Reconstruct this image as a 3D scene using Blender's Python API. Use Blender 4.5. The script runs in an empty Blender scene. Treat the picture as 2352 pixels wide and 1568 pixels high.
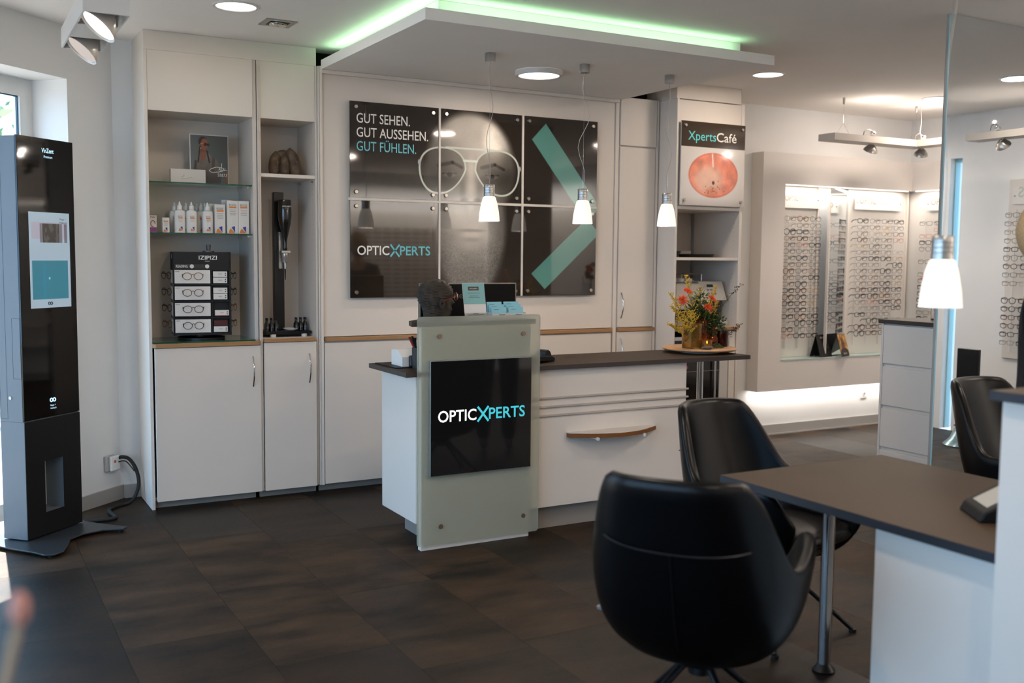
import bpy, bmesh, math, random
import numpy as np
from mathutils import Vector, Matrix
random.seed(7)
S = bpy.context.scene
COL = S.collection
PI = math.pi

# ------------------------------------------------------------------ camera
cam_d = bpy.data.cameras.new('camera'); cam = bpy.data.objects.new('camera', cam_d); COL.objects.link(cam)
r_ = Vector((0.87344, -0.48684, 0.00906)); u_ = Vector((0.03276, 0.07732, 0.99647)); f_ = Vector((0.48582, 0.87006, -0.08349))
M = Matrix((r_, u_, -f_)).transposed().to_4x4(); M.translation = (0, 0, 1.52)
cam.matrix_world = M
cam_d.sensor_width = 36; cam_d.lens = 36 * 2331.6 / 2352; cam_d.clip_start = .02
cam_d.dof.use_dof = True; cam_d.dof.focus_distance = 5.7; cam_d.dof.aperture_fstop = 2.0
S.camera = cam
S.view_settings.view_transform = 'Standard'; S.view_settings.look = 'None'
S.view_settings.exposure = -0.06; S.view_settings.gamma = 1; S.view_settings.use_curve_mapping = False

def lin(h):
    h = h.lstrip('#'); c = [int(h[i:i+2], 16) / 255 for i in (0, 2, 4)]
    return [x / 12.92 if x <= .04045 else ((x + .055) / 1.055) ** 2.4 for x in c] + [1]

# ------------------------------------------------------------------ world, sun, window portals
W = bpy.data.worlds.new('sky'); S.world = W; W.use_nodes = True
bg = W.node_tree.nodes['Background']; bg.inputs[0].default_value = (.37, .65, 1, 1); bg.inputs[1].default_value = 6.2
def light(name, kind, loc, energy, color=(1, 1, 1), direction=None, **kw):
    # energies are in watts
    d = bpy.data.lights.new(name, kind); d.energy = energy; d.color = color
    for k, v in kw.items():
        if k == 'portal': d.cycles.is_portal = True
        elif k == 'rot': continue
        else: setattr(d, k, v)
    o = bpy.data.objects.new(name, d); COL.objects.link(o); o.location = loc
    if 'rot' in kw: o.rotation_euler = kw['rot']
    elif direction is not None: o.rotation_euler = Vector(direction).to_track_quat('-Z', 'Y').to_euler()
    return o
sun_dir = Vector((-.01, -.545, -.84))
light('sun', 'SUN', (0, 12, 14), 45, (1, .95, .88), sun_dir, angle=.009)
light('shop_window_portal', 'AREA', (-1.62, 1.65, 1.35), 1, direction=(1, 0, 0), shape='RECTANGLE', size=5.1, size_y=2.3, portal=True)
light('bay_window_portal', 'AREA', (-.15, 5.77, 1.25), 1, direction=(.674, -.739, 0), shape='RECTANGLE', size=1.95, size_y=2.5, portal=True)
WARM = (1, .88, .78); NEU = (1, .85, .72)

# ------------------------------------------------------------------ helpers
def tag(o, label=None, cat=None, group=None, kind=None):
    for k, v in (('label', label), ('category', cat), ('group', group), ('kind', kind)):
        if v: o[k] = v
    return o
def thing(name, label, cat, loc=(0, 0, 0), rz=0, group=None):
    o = bpy.data.objects.new(name, None); COL.objects.link(o); o.empty_display_size = .05
    o.location = loc; o.rotation_euler = (0, 0, rz); tag(o, label, cat, group); return o
MC = {}
def mat(name, col, rough=.5, metal=0, noise=0, scale=20, bump=0, coat=0, emit=None, estr=0, trans=0, ior=1.45, spec=.5, stretch=None, alpha=1):
    if name in MC: return MC[name]
    m = bpy.data.materials.new(name); m.use_nodes = True; n = m.node_tree.nodes; L = m.node_tree.links
    b = n['Principled BSDF']; c = lin(col) if isinstance(col, str) else list(col) + [1]
    b.inputs['Base Color'].default_value = c; b.inputs['Roughness'].default_value = rough; b.inputs['Metallic'].default_value = metal
    b.inputs['Coat Weight'].default_value = coat; b.inputs['Transmission Weight'].default_value = trans; b.inputs['IOR'].default_value = ior
    b.inputs['Specular IOR Level'].default_value = spec; b.inputs['Alpha'].default_value = alpha
    if emit: b.inputs['Emission Color'].default_value = lin(emit); b.inputs['Emission Strength'].default_value = estr
    if noise or bump:
        tc = n.new('ShaderNodeTexCoord'); mp = n.new('ShaderNodeMapping'); L.new(tc.outputs['Object'], mp.inputs[0])
        if stretch: mp.inputs['Scale'].default_value = stretch
        t = n.new('ShaderNodeTexNoise'); t.inputs['Scale'].default_value = scale; t.inputs['Detail'].default_value = 6; L.new(mp.outputs[0], t.inputs[0])
        if noise:
            mx = n.new('ShaderNodeMix'); mx.data_type = 'RGBA'; mx.blend_type = 'MULTIPLY'; mx.inputs[0].default_value = 1
            mr = n.new('ShaderNodeMapRange'); mr.inputs[1].default_value = .3; mr.inputs[2].default_value = .7; mr.inputs[3].default_value = 1 - noise; mr.inputs[4].default_value = 1 + noise
            L.new(t.outputs[0], mr.inputs[0]); mx.inputs[6].default_value = c; L.new(mr.outputs[0], mx.inputs[7]); L.new(mx.outputs[2], b.inputs['Base Color'])
        if bump:
            bp = n.new('ShaderNodeBump'); bp.inputs['Strength'].default_value = bump; bp.inputs['Distance'].default_value = .002
            L.new(t.outputs[0], bp.inputs['Height']); L.new(bp.outputs[0], b.inputs['Normal'])
    MC[name] = m; return m
def emis(name, col, s):
    if name in MC: return MC[name]
    m = bpy.data.materials.new(name); m.use_nodes = True; n = m.node_tree.nodes; n.remove(n['Principled BSDF'])
    e = n.new('ShaderNodeEmission'); e.inputs[0].default_value = lin(col); e.inputs[1].default_value = s
    m.node_tree.links.new(e.outputs[0], n['Material Output'].inputs[0]); MC[name] = m; return m

class MB:
    """collects shapes in one bmesh, world coordinates; build() makes ONE object"""
    def __init__(s): s.b = bmesh.new()
    def _tf(s, vs, m):
        if m is not None: bmesh.ops.transform(s.b, matrix=m, verts=vs)
        return s
    def box(s, a, c, bev=0, m=None):
        v = bmesh.ops.create_cube(s.b, size=1)['verts']
        for p in v:
            for i in range(3): p.co[i] = a[i] if p.co[i] < 0 else c[i]
        if bev:
            es = list({e for p in v for e in p.link_edges})
            r = bmesh.ops.bevel(s.b, geom=es, offset=bev, segments=1, affect='EDGES'); v = list({p for f in r['faces'] for p in f.verts} | {p for p in v if p.is_valid})
        return s._tf(v, m)
    def prism(s, poly, z0, z1, m=None):
        lo = [s.b.verts.new((x, y, z0)) for x, y in poly]; hi = [s.b.verts.new((x, y, z1)) for x, y in poly]; n = len(poly)
        s.b.faces.new(lo[::-1]); s.b.faces.new(hi)
        for i in range(n): s.b.faces.new((lo[i], lo[(i+1) % n], hi[(i+1) % n], hi[i]))
        return s._tf(lo + hi, m)
    def lathe(s, prof, c=(0, 0, 0), seg=24, m=None, sx=1, sy=1):
        rings = []
        for r, z in prof:
            if r < 1e-6: rings.append([s.b.verts.new((c[0], c[1], c[2] + z))])
            else: rings.append([s.b.verts.new((c[0] + sx * r * math.cos(2*PI*i/seg), c[1] + sy * r * math.sin(2*PI*i/seg), c[2] + z)) for i in range(seg)])
        for a, b in zip(rings, rings[1:]):
            if len(a) == 1 and len(b) == 1: continue
            for i in range(seg):
                j = (i+1) % seg
                if len(a) == 1: s.b.faces.new((a[0], b[j], b[i]))
                elif len(b) == 1: s.b.faces.new((a[i], a[j], b[0]))
                else: s.b.faces.new((a[i], a[j], b[j], b[i]))
        return s._tf([v for r in rings for v in r], m)
    def cyl(s, p, q, r0, r1=None, seg=16):
        p = Vector(p); q = Vector(q); r1 = r0 if r1 is None else r1; d = q - p; L = d.length
        m = Matrix.Translation(p) @ d.to_track_quat('Z', 'Y').to_matrix().to_4x4()
        return s.lathe([(0, 0), (r0, 0), (r1, L), (0, L)], seg=seg, m=m)
    def tube(s, pts, r, seg=8, closed=False, r_end=None, m=None, flat=1):
        pts = [Vector(p) for p in pts]; n = len(pts); rings = []; up = Vector((0, 0, 1)); prev = None
        for i, p in enumerate(pts):
            t = (pts[(i+1) % n] - pts[i-1]) if closed else (pts[min(i+1, n-1)] - pts[max(i-1, 0)])
            t.normalize()
            if prev is None: x = t.cross(up) if abs(t.z) < .95 else t.cross(Vector((1, 0, 0)))
            else: x = prev - t * prev.dot(t)
            x.normalize(); y = t.cross(x); prev = x
            rr = r if r_end is None else r + (r_end - r) * i / (n-1)
            rings.append([s.b.verts.new(p + x*rr*math.cos(2*PI*k/seg) + y*rr*flat*math.sin(2*PI*k/seg)) for k in range(seg)])
        for i in range(n if closed else n-1):
            a, b = rings[i], rings[(i+1) % n]
            for k in range(seg): s.b.faces.new((a[k], a[(k+1) % seg], b[(k+1) % seg], b[k]))
        if not closed: s.b.faces.new(rings[0][::-1]); s.b.faces.new(rings[-1])
        return s._tf([v for r_2 in rings for v in r_2], m)
    def blob(s, c, r, sub=1, sc=(1, 1, 1), m=None):
        v = bmesh.ops.create_icosphere(s.b, subdivisions=sub, radius=r)['verts']
        for p in v: p.co = Vector((p.co.x*sc[0] + c[0], p.co.y*sc[1] + c[1], p.co.z*sc[2] + c[2]))
        return s._tf(v, m)
    def tri(s, *ps):
        s.b.faces.new([s.b.verts.new(p) for p in ps]); return s
    def build(s, name, material, parent=None, smooth=False, local=False, kind=None, sub=0, solid=0, bevel=0):
        """parent given: shapes are in world coordinates unless local=True"""
        b = s.b; bmesh.ops.recalc_face_normals(b, faces=b.faces)
        off = Vector((0, 0, 0)); loc = None
        if parent is not None and not local:
            q = parent; 
            while q is not None: off += q.location; q = q.parent
        elif parent is None:
            co = [v.co for v in b.verts]
            lo = Vector([min(c[i] for c in co) for i in range(3)]); hi = Vector([max(c[i] for c in co) for i in range(3)])
            off = Vector(((lo.x+hi.x)/2, (lo.y+hi.y)/2, lo.z)); loc = off
        for v in b.verts: v.co -= off
        me = bpy.data.meshes.new(name); b.to_mesh(me); b.free()
        if smooth:
            for p in me.polygons: p.use_smooth = True
            try: me.set_sharp_from_angle(angle=math.radians(42))
            except Exception: pass
        me.materials.append(material); o = bpy.data.objects.new(name, me); COL.objects.link(o)
        if parent is not None: o.parent = parent
        if loc is not None: o.location = loc
        if kind: o['kind'] = kind
        if bevel: md = o.modifiers.new('bevel', 'BEVEL'); md.width = bevel; md.segments = 2; md.limit_method = 'ANGLE'
        if solid: md = o.modifiers.new('solid', 'SOLIDIFY'); md.thickness = solid; md.offset = -1
        if sub: md = o.modifiers.new('sub', 'SUBSURF'); md.levels = sub; md.render_levels = sub
        return o
def bx(name, a, c, m, parent=None, bev=.0015, **k): return MB().box(a, c, bev).build(name, m, parent, **k)
def struct(o): o['kind'] = 'structure'; return o

def text(body, loc, height, m, parent, rot=(PI/2, 0, 0), xs=1, extrude=.0006, bold=0, align='LEFT', name='lettering', width=None, shear=0, local=False):
    cu = bpy.data.curves.new('t', 'FONT'); cu.body = body; cu.size = 1; cu.extrude = 0; cu.align_x = align; cu.offset = bold; cu.shear = shear; cu.resolution_u = 3
    o = bpy.data.objects.new('t', cu); COL.objects.link(o)
    dg = bpy.context.evaluated_depsgraph_get(); dg.update(); me = bpy.data.meshes.new_from_object(o.evaluated_get(dg)); bpy.data.objects.remove(o)
    xsz = [v.co.x for v in me.vertices]; w0 = max(xsz) - min(xsz); x0 = min(xsz); sc = height / .72
    sx = sc * xs if width is None else width / w0
    if align == 'LEFT': shift = -x0
    else: shift = -(max(xsz) + x0) / 2
    Rm = Matrix.Identity(3)
    from mathutils import Euler
    Rm = Euler(rot).to_matrix()
    off = Vector(loc)
    if parent is not None and not local:
        q = parent
        while q is not None: off = off - q.location; q = q.parent
    for v in me.vertices: v.co = Rm @ Vector(((v.co.x + shift) * sx, v.co.y * sc, extrude)) + off
    me.name = name; me.materials.clear(); me.materials.append(m)
    t = bpy.data.objects.new(name, me); COL.objects.link(t); t.parent = parent
    return t
def logo(loc, width, mw, mc, parent, rot=(PI/2, 0, 0), local=False, extrude=.0008):
    """the word with a big crossing X in the middle, letters either side"""
    from mathutils import Euler
    Rm = Euler(rot).to_matrix(); h = width * .118
    text('OPTIC', loc, h, mw, parent, rot, width=width*.43, bold=.012, local=local, extrude=extrude)
    a = Vector(loc) + Rm @ Vector((width*.445, 0, 0))
    mb = MB(); w = width*.125; t = width * .011
    for p, q in (((0, -h*.18), (w, h*1.12)), ((0, h*1.12), (w, -h*.18))):
        d = Vector((q[0]-p[0], q[1]-p[1], 0)).normalized(); nn = Vector((-d.y, d.x, 0)) * t
        pts = [Vector((*p, extrude)) - nn, Vector((*q, extrude)) - nn, Vector((*q, extrude)) + nn, Vector((*p, extrude)) + nn]
        mb.b.faces.new([mb.b.verts.new(a + Rm @ v) for v in pts])
    mb.build('lettering', mc, parent, local=local)
    text('PERTS', Vector(loc) + Rm @ Vector((width*.575, 0, 0)), h, mc, parent, rot, width=width*.425, bold=.012, local=local, extrude=extrude)

def vcmat(name, rough=.1, coat=0, emission=0, spec=.5):
    if name in MC: return MC[name]
    m = bpy.data.materials.new(name); m.use_nodes = True; n = m.node_tree.nodes; b = n['Principled BSDF']
    a = n.new('ShaderNodeAttribute'); a.attribute_name = 'print'
    m.node_tree.links.new(a.outputs[0], b.inputs['Base Color']); b.inputs['Roughness'].default_value = rough; b.inputs['Coat Weight'].default_value = coat
    b.inputs['Specular IOR Level'].default_value = spec
    if emission: m.node_tree.links.new(a.outputs[0], b.inputs['Emission Color']); b.inputs['Emission Strength'].default_value = emission
    MC[name] = m; return m
def printed(name, o, du, dv, nx, ny, fn, m, parent, local=False, x0=0, y0=0):
    """flat printed sheet: o + u*du + v*dv; fn(u,v) -> sRGB array; u,v in 0..1"""
    u = np.linspace(0, 1, nx+1); v = np.linspace(0, 1, ny+1); U, V = np.meshgrid(u, v)
    off = Vector((0, 0, 0))
    if parent is not None and not local:
        q = parent
        while q is not None: off += q.location; q = q.parent
    o = np.array(Vector(o) - off); P = o + U[..., None] * np.array(du) + V[..., None] * np.array(dv)
    me = bpy.data.meshes.new(name); idx = np.arange((nx+1)*(ny+1)).reshape(ny+1, nx+1)
    F = np.stack([idx[:-1, :-1], idx[:-1, 1:], idx[1:, 1:], idx[1:, :-1]], -1).reshape(-1, 4)
    me.from_pydata(P.reshape(-1, 3).tolist(), [], F.tolist())
    c = np.clip(fn(U, V), 0, 1); c = np.where(c <= .04045, c/12.92, ((c+.055)/1.055)**2.4).reshape(-1, 3)
    c = np.concatenate([c, np.ones((len(c), 1))], 1)
    at = me.color_attributes.new('print', 'FLOAT_COLOR', 'POINT'); at.data.foreach_set('color', c.ravel().astype(np.float32))
    me.materials.append(m); ob = bpy.data.objects.new(name, me); COL.objects.link(ob); ob.parent = parent; return ob
def sm(e0, e1, x): t = np.clip((x-e0)/(e1-e0), 0, 1); return t*t*(3-2*t)
def ell(X, Y, cx, cy, rx, ry, soft=.08): d = np.sqrt(((X-cx)/rx)**2 + ((Y-cy)/ry)**2); return 1 - sm(1-soft, 1+soft, d)
def seg(X, Y, a, b, w, soft=.3):
    ax, ay = a; bx_, by = b; dx, dy = bx_-ax, by-ay; t = np.clip(((X-ax)*dx+(Y-ay)*dy)/(dx*dx+dy*dy), 0, 1)
    return 1 - sm(w*(1-soft), w*(1+soft), np.hypot(X-ax-t*dx, Y-ay-t*dy))
def over(c, m, col): return c*(1-m[..., None]) + np.array(col)*m[..., None]
def vnoise(X, Y, s, seed=0):
    r = np.random.RandomState(seed); g = r.rand(64, 64); x = (X*s) % 63; y = (Y*s) % 63; i = np.floor(x).astype(int); j = np.floor(y).astype(int); fx = x-i; fy = y-j
    fx = fx*fx*(3-2*fx); fy = fy*fy*(3-2*fy)
    return g[j, i]*(1-fx)*(1-fy) + g[j, (i+1) % 64]*fx*(1-fy) + g[(j+1) % 64, i]*(1-fx)*fy + g[(j+1) % 64, (i+1) % 64]*fx*fy

# ------------------------------------------------------------------ materials
M_wall = mat('wall_paint', 'e3e2e0', .85, noise=.02, scale=3, bump=.08)
M_ceil = mat('ceiling_paint', 'f0ebe6', .9, noise=.02, scale=2, bump=.05)
M_lam = mat('white_laminate', 'ddd3c8', .42, noise=.012, scale=2)
M_lamd = mat('recess_laminate', 'd3c9be', .5, noise=.012, scale=2)
M_plinth = mat('plinth_grey', '8f8880', .5, noise=.03, scale=6)
M_alu = mat('brushed_aluminium', 'b9b7b3', .32, .9, noise=.05, scale=60, stretch=(1, 1, 8))
M_chrome = mat('chrome', 'd0d0d0', .12, 1)
M_wood = mat('oak_edge', 'a47b52', .45, noise=.16, scale=14, stretch=(1, 10, 30))
M_woodd = mat('walnut_edge', '7a4b22', .4, noise=.16, scale=14, stretch=(1, 10, 30))
M_top = mat('dark_brown_worktop', '3b2d20', .52, noise=.03, scale=90, spec=.2)
M_topedge = mat('worktop_edge', '3a322d', .45, noise=.04, scale=90)
M_black = mat('black_satin', '0b0b0c', .35)
M_bgloss = mat('black_gloss', '050505', .04, spec=.5)
M_plastic = mat('black_plastic', '0d0e10', .5, spec=.35)
M_leather = mat('black_leather', '020203', .34, noise=.2, scale=120, bump=.12, spec=.28)
M_glassg = mat('green_edge_glass', 'c4e2d6', .02, trans=1, ior=1.5)
M_gedge = mat('glass_edge', '0f4a35', .15)
M_glass = mat('clear_glass', 'ffffff', .0, trans=1, ior=1.45)
M_amber = mat('amber_glass', 'c46a14', .03, trans=.92, ior=1.45)
M_amberd = mat('dark_red_glass', '5a1708', .04, trans=.8, ior=1.45)
M_honey = mat('honey_glass', 'd9ac5c', .04, trans=.9, ior=1.45)
M_paper = mat('white_card', 'dcd7d0', .6)
M_mirror = mat('mirror_silver', 'e4e8ea', .01, 1)
M_white = emis('lamp_white', 'fff6ea', 3.2)
M_ltxt = mat('white_print', 'f0ece4', .5)
M_ttxt = mat('turquoise_print', '6fc4cc', .5)
M_screw = mat('steel_screw', 'b8b0a8', .25, 1)
M_frost = bpy.data.materials.new('frosted_glass'); M_frost.use_nodes = True
def _frost():
    n = M_frost.node_tree.nodes; L = M_frost.node_tree.links; b = n['Principled BSDF']
    b.inputs['Base Color'].default_value = lin('dcded0'); b.inputs['Roughness'].default_value = .33; b.inputs['Transmission Weight'].default_value = .78; b.inputs['IOR'].default_value = 1.25
_frost()
# emissive whites for lit shop signs and lamps
M_sign = emis('backlit_sign', 'fff4e8', 1.15)

# floor tile material: per-tile tone, mottled stone print
def floor_mat():
    m = bpy.data.materials.new('dark_stone_vinyl'); m.use_nodes = True; n = m.node_tree.nodes; L = m.node_tree.links; b = n['Principled BSDF']; b.inputs['Specular IOR Level'].default_value = .22
    oi = n.new('ShaderNodeObjectInfo'); g = n.new('ShaderNodeNewGeometry')
    t1 = n.new('ShaderNodeTexNoise'); t1.inputs['Scale'].default_value = 2.2; t1.inputs['Detail'].default_value = 9; t1.inputs['Roughness'].default_value = .62
    mp = n.new('ShaderNodeMapping'); mp.inputs['Scale'].default_value = (1, 2.6, 1); ad = n.new('ShaderNodeVectorMath'); ad.operation = 'ADD'
    cb = n.new('ShaderNodeCombineXYZ'); mu = n.new('ShaderNodeMath'); mu.operation = 'MULTIPLY'; mu.inputs[1].default_value = 37
    L.new(oi.outputs['Random'], mu.inputs[0]); L.new(mu.outputs[0], cb.inputs[0]); L.new(mu.outputs[0], cb.inputs[2])
    L.new(g.outputs['Position'], ad.inputs[0]); L.new(cb.outputs[0], ad.inputs[1]); L.new(ad.outputs[0], mp.inputs[0]); L.new(mp.outputs[0], t1.inputs[0])
    r = n.new('ShaderNodeValToRGB'); r.color_ramp.elements[0].color = lin('0b0704'); r.color_ramp.elements[1].color = lin('3d2d1e'); r.color_ramp.elements[0].position = .3; r.color_ramp.elements[1].position = .72
    L.new(t1.outputs[0], r.inputs[0])
    mr = n.new('ShaderNodeMapRange'); mr.inputs[3].default_value = .5; mr.inputs[4].default_value = 1.5; L.new(oi.outputs['Random'], mr.inputs[0])
    mx = n.new('ShaderNodeMix'); mx.data_type = 'RGBA'; mx.blend_type = 'MULTIPLY'; mx.inputs[0].default_value = 1; L.new(r.outputs[0], mx.inputs[6]); L.new(mr.outputs[0], mx.inputs[7]); L.new(mx.outputs[2], b.inputs['Base Color'])
    t2 = n.new('ShaderNodeTexNoise'); t2.inputs['Scale'].default_value = 60; t2.inputs['Detail'].default_value = 4; L.new(mp.outputs[0], t2.inputs[0])
    mr2 = n.new('ShaderNodeMapRange'); mr2.inputs[3].default_value = .36; mr2.inputs[4].default_value = .52; L.new(t2.outputs[0], mr2.inputs[0]); ra = n.new('ShaderNodeMath'); ra.operation = 'MULTIPLY_ADD'; ra.inputs[1].default_value = .16; L.new(oi.outputs['Random'], ra.inputs[0]); L.new(mr2.outputs[0], ra.inputs[2]); L.new(ra.outputs[0], b.inputs['Roughness'])
    bp = n.new('ShaderNodeBump'); bp.inputs['Strength'].default_value = .12; bp.inputs['Distance'].default_value = .002; L.new(t2.outputs[0], bp.inputs['Height']); L.new(bp.outputs[0], b.inputs['Normal'])
    return m
M_floor = floor_mat()

# ================================================================== ROOM SHELL
XL, XR, YB, YF, ZC = -1.6, 7.85, -2.6, 6.514, 2.796
wd = Vector((-.739, -.674, 0)); wo = Vector((-.674, .739, 0)); wp = Vector((.929, 6.616, 0))   # diagonal bay wall: along, outward, start
floor = MB().prism([(XL, YB), (XR, YB), (XR, 6.62), (.929, 6.62), (XL-.05, 4.29)], -.1, -.003).build('floor', mat('screed', '2a2522', .8, noise=.1)); struct(floor)
tile_me = None; TW, TL = .4667, .93
offs = {-5: .3, -4: .7, -3: .1, -2: .5, -1: 4.274, 0: 4.03, 1: 4.534, 2: 5.185, 3: 3.402, 4: 3.806}
rt = random.Random(3)
def inside(x, y): return (Vector((x, y, 0)) - wp).dot(wo) < .0
for k in range(-5, 16):
    x0 = .555 + TW * k; o0 = offs.get(k, rt.random()); y = o0 - math.ceil((o0 - YB) / TL) * TL
    while y < 6.6:
        a = max(y, YB) + .0006; b_ = min(y + TL, 6.58) - .0006; xa = max(x0, XL) + .0006; xb = min(x0 + TW, XR) - .0006; y += TL
        if b_ - a < .05 or xb - xa < .03 or not inside(xa + (xb-xa)*.9, a + .05): continue
        mbb = MB(); z = rt.uniform(-.0003, 0)
        if not inside(xa, b_): # cut at the bay wall
            bmt = MB().prism([(xa, a), (xb, a), (xb, b_), (xa, b_)], -.003, z); g = bmt.b
            bmesh.ops.bisect_plane(g, geom=g.verts[:] + g.edges[:] + g.faces[:], plane_co=wp - wo*.002, plane_no=wo, clear_outer=True)
            if len(g.verts) < 4: g.free(); continue
            bmt.build('floor_tile', M_floor, floor)
        else: mbb.prism([(xa, a), (xb, a), (xb, b_), (xa, b_)], -.003, z).build('floor_tile', M_floor, floor)
struct(MB().prism([(XL-.3, YB-.2), (XR+.2, YB-.2), (XR+.2, 6.9), (.9, 6.9), (XL-.3, 4.5)], ZC, ZC+.15).build('ceiling', M_ceil))
mb = MB(); mb.box((.85, 6.6, 0), (5.35, 6.8, ZC)).box((5.345, YF, 0), (XR+.2, 6.8, ZC)); struct(mb.build('wall_back', M_wall))
# right wall with a narrow full height light slot
mb = MB(); mb.box((XR, YB, 0), (XR+.2, 1.12, ZC)).box((XR, 1.24, 0), (XR+.2, YF, ZC)).box((XR, 1.12, 2.42), (XR+.2, 1.24, ZC)); struct(mb.build('wall_right', M_wall))
struct(MB().box((XL-.2, YB-.2, 0), (XR+.2, YB, ZC)).build('wall_rear', M_wall))
mb = MB(); mb.box((XL-.2, YB, 0), (XL, -.9, ZC)).box((XL-.2, 4.2, 0), (XL, 4.36, ZC)).box((XL-.2, -.9, 2.5), (XL, 4.2, ZC)).box((XL-.2, -.9, 0), (XL, 4.2, .18)); struct(mb.build('wall_left', M_wall))
def bw(name, t0, t1, z0, z1, d0, d1, m, parent=None, mb=None):
    P = [wp + wd*t0 + wo*d0, wp + wd*t1 + wo*d0, wp + wd*t1 + wo*d1, wp + wd*t0 + wo*d1]
    mb2 = mb or MB(); mb2.prism([(p.x, p.y) for p in P], z0, z1)
    return None if mb else mb2.build(name, m, parent)
T0, T1 = .392, 2.35
mb = MB(); bw('', -.1, T0, 0, ZC, 0, .38, None, mb=mb); bw('', T1, 3.55, 0, ZC, 0, .38, None, mb=mb); bw('', T0, T1, 2.5, ZC, 0, .38, None, mb=mb); struct(mb.build('wall_bay', M_wall))
# bay window: fixed frame, sash, pane
win = thing('window_1', 'white framed bay window with trees outside, behind the tall kiosk', 'window', tuple(wp + wd*T0)); del win['label'], win['category']; win['kind'] = 'structure'
mb = MB(); F0, F1 = .25, .32
for a in ((T0, T0+.07, 0, 2.5), (T1-.07, T1, 0, 2.5), (T0+.07, T1-.07, 2.44, 2.5), (T0+.07, T1-.07, 0, .06), (1.34, 1.42, .06, 2.44)): bw('', *a, F0, F1, None, mb=mb)
M_pvc = mat('window_pvc', 'dcdcd8', .35); mb.build('window_frame', M_pvc, win)
mb = MB()
for s0, s1 in ((T0+.055, 1.36), (1.40, T1-.055)):
    for a in ((s0, s0+.05, .04, 2.46), (s1-.05, s1, .04, 2.46), (s0+.05, s1-.05, 2.40, 2.46), (s0+.05, s1-.05, .04, .1)): bw('', *a, F0-.012, F0+.03, None, mb=mb)
mb.build('sash', M_pvc, win)
mb = MB()
for a in ((T0+.108, T0+.113, .1, 2.4), (T0+.108, 1.31, 2.393, 2.4)): bw('', *a, F0+.0, F0+.012, None, mb=mb)
mb.build('gasket', mat('blue_gasket', '28485a', .4), win)
M_pane = bpy.data.materials.new('window_pane'); M_pane.use_nodes = True
_n = M_pane.node_tree.nodes; _n.remove(_n['Principled BSDF']); _t = _n.new('ShaderNodeBsdfTransparent'); _g = _n.new('ShaderNodeBsdfGlossy'); _g.inputs['Roughness'].default_value = .01; _x = _n.new('ShaderNodeMixShader'); _x.inputs[0].default_value = .06
M_pane.node_tree.links.new(_t.outputs[0], _x.inputs[1]); M_pane.node_tree.links.new(_g.outputs[0], _x.inputs[2]); M_pane.node_tree.links.new(_x.outputs[0], _n['Material Output'].inputs[0])
bw('pane', T0+.1, 1.32, .09, 2.41, F0+.012, F0+.016, M_pane, win); bw('pane', 1.44, T1-.1, .09, 2.41, F0+.012, F0+.016, M_pane, win)
# shop window in the left wall
w2 = struct(thing('window_2', '', '', (XL, .9, .18)))
mb = MB()
for y0, y1 in ((-.9, -.83), (4.13, 4.2), (.78, .86), (2.46, 2.54)): mb.box((XL-.14, y0, .18), (XL-.07, y1, 2.5))
mb.box((XL-.14, -.9, .18), (XL-.07, 4.2, .26)).box((XL-.14, -.9, 2.42), (XL-.07, 4.2, 2.5)); mb.build('window_frame', M_pvc, w2)
for y0, y1 in ((-.83, .78), (.86, 2.46), (2.54, 4.13)): bx('pane', (XL-.11, y0, .26), (XL-.105, y1, 2.42), M_pane, w2, 0)
bx('window_sill', (XL-.07, -.9, .16), (XL+.06, 4.2, .182), M_lam, w2)
w3 = struct(thing('window_3', '', '', (XR, 1.22, 0)))
bx('pane', (XR+.1, 1.12, 0), (XR+.105, 1.24, 2.42), M_pane, w3, 0); MB().box((XR+.06, 1.115, 0), (XR+.12, 1.13, 2.42)).box((XR+.06, 1.23, 0), (XR+.12, 1.245, 2.42)).box((XR+.06, 1.13, 2.39), (XR+.12, 1.23, 2.42)).build('window_frame', mat('teal_frame', '9fc4c8', .4), w3)
# baseboards
M_bb = mat('baseboard_grey', '9f9c98', .45)
mb = MB(); bw('', -.0, T0, 0, .085, -.014, 0, None, mb=mb); P = [wp + wd*T0 - wo*.014, wp + wd*T0 + wo*.24, wp + wd*(T0+.014) + wo*.24, wp + wd*(T0+.014) - wo*.014]; mb.prism([(p.x, p.y) for p in P], 0, .085); struct(mb.build('baseboard_bay', M_bb))
struct(bx('baseboard_left', (XL, -2.2, 0), (XL+.014, 4.2, .085), M_bb))
struct(MB().box((5.36, YF-.014, .012), (XR, YF, .09)).box((5.36, YF-.02, 0), (XR, YF, .012)).build('baseboard_back', M_bb))
struct(MB().box((XR-.014, 1.35, .0), (XR, YF-.014, .09)).build('baseboard_right', M_bb))
struct(bx('baseboard_short', (.935, 6.586, 0), (1.028, 6.6, .085), M_bb))

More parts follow.
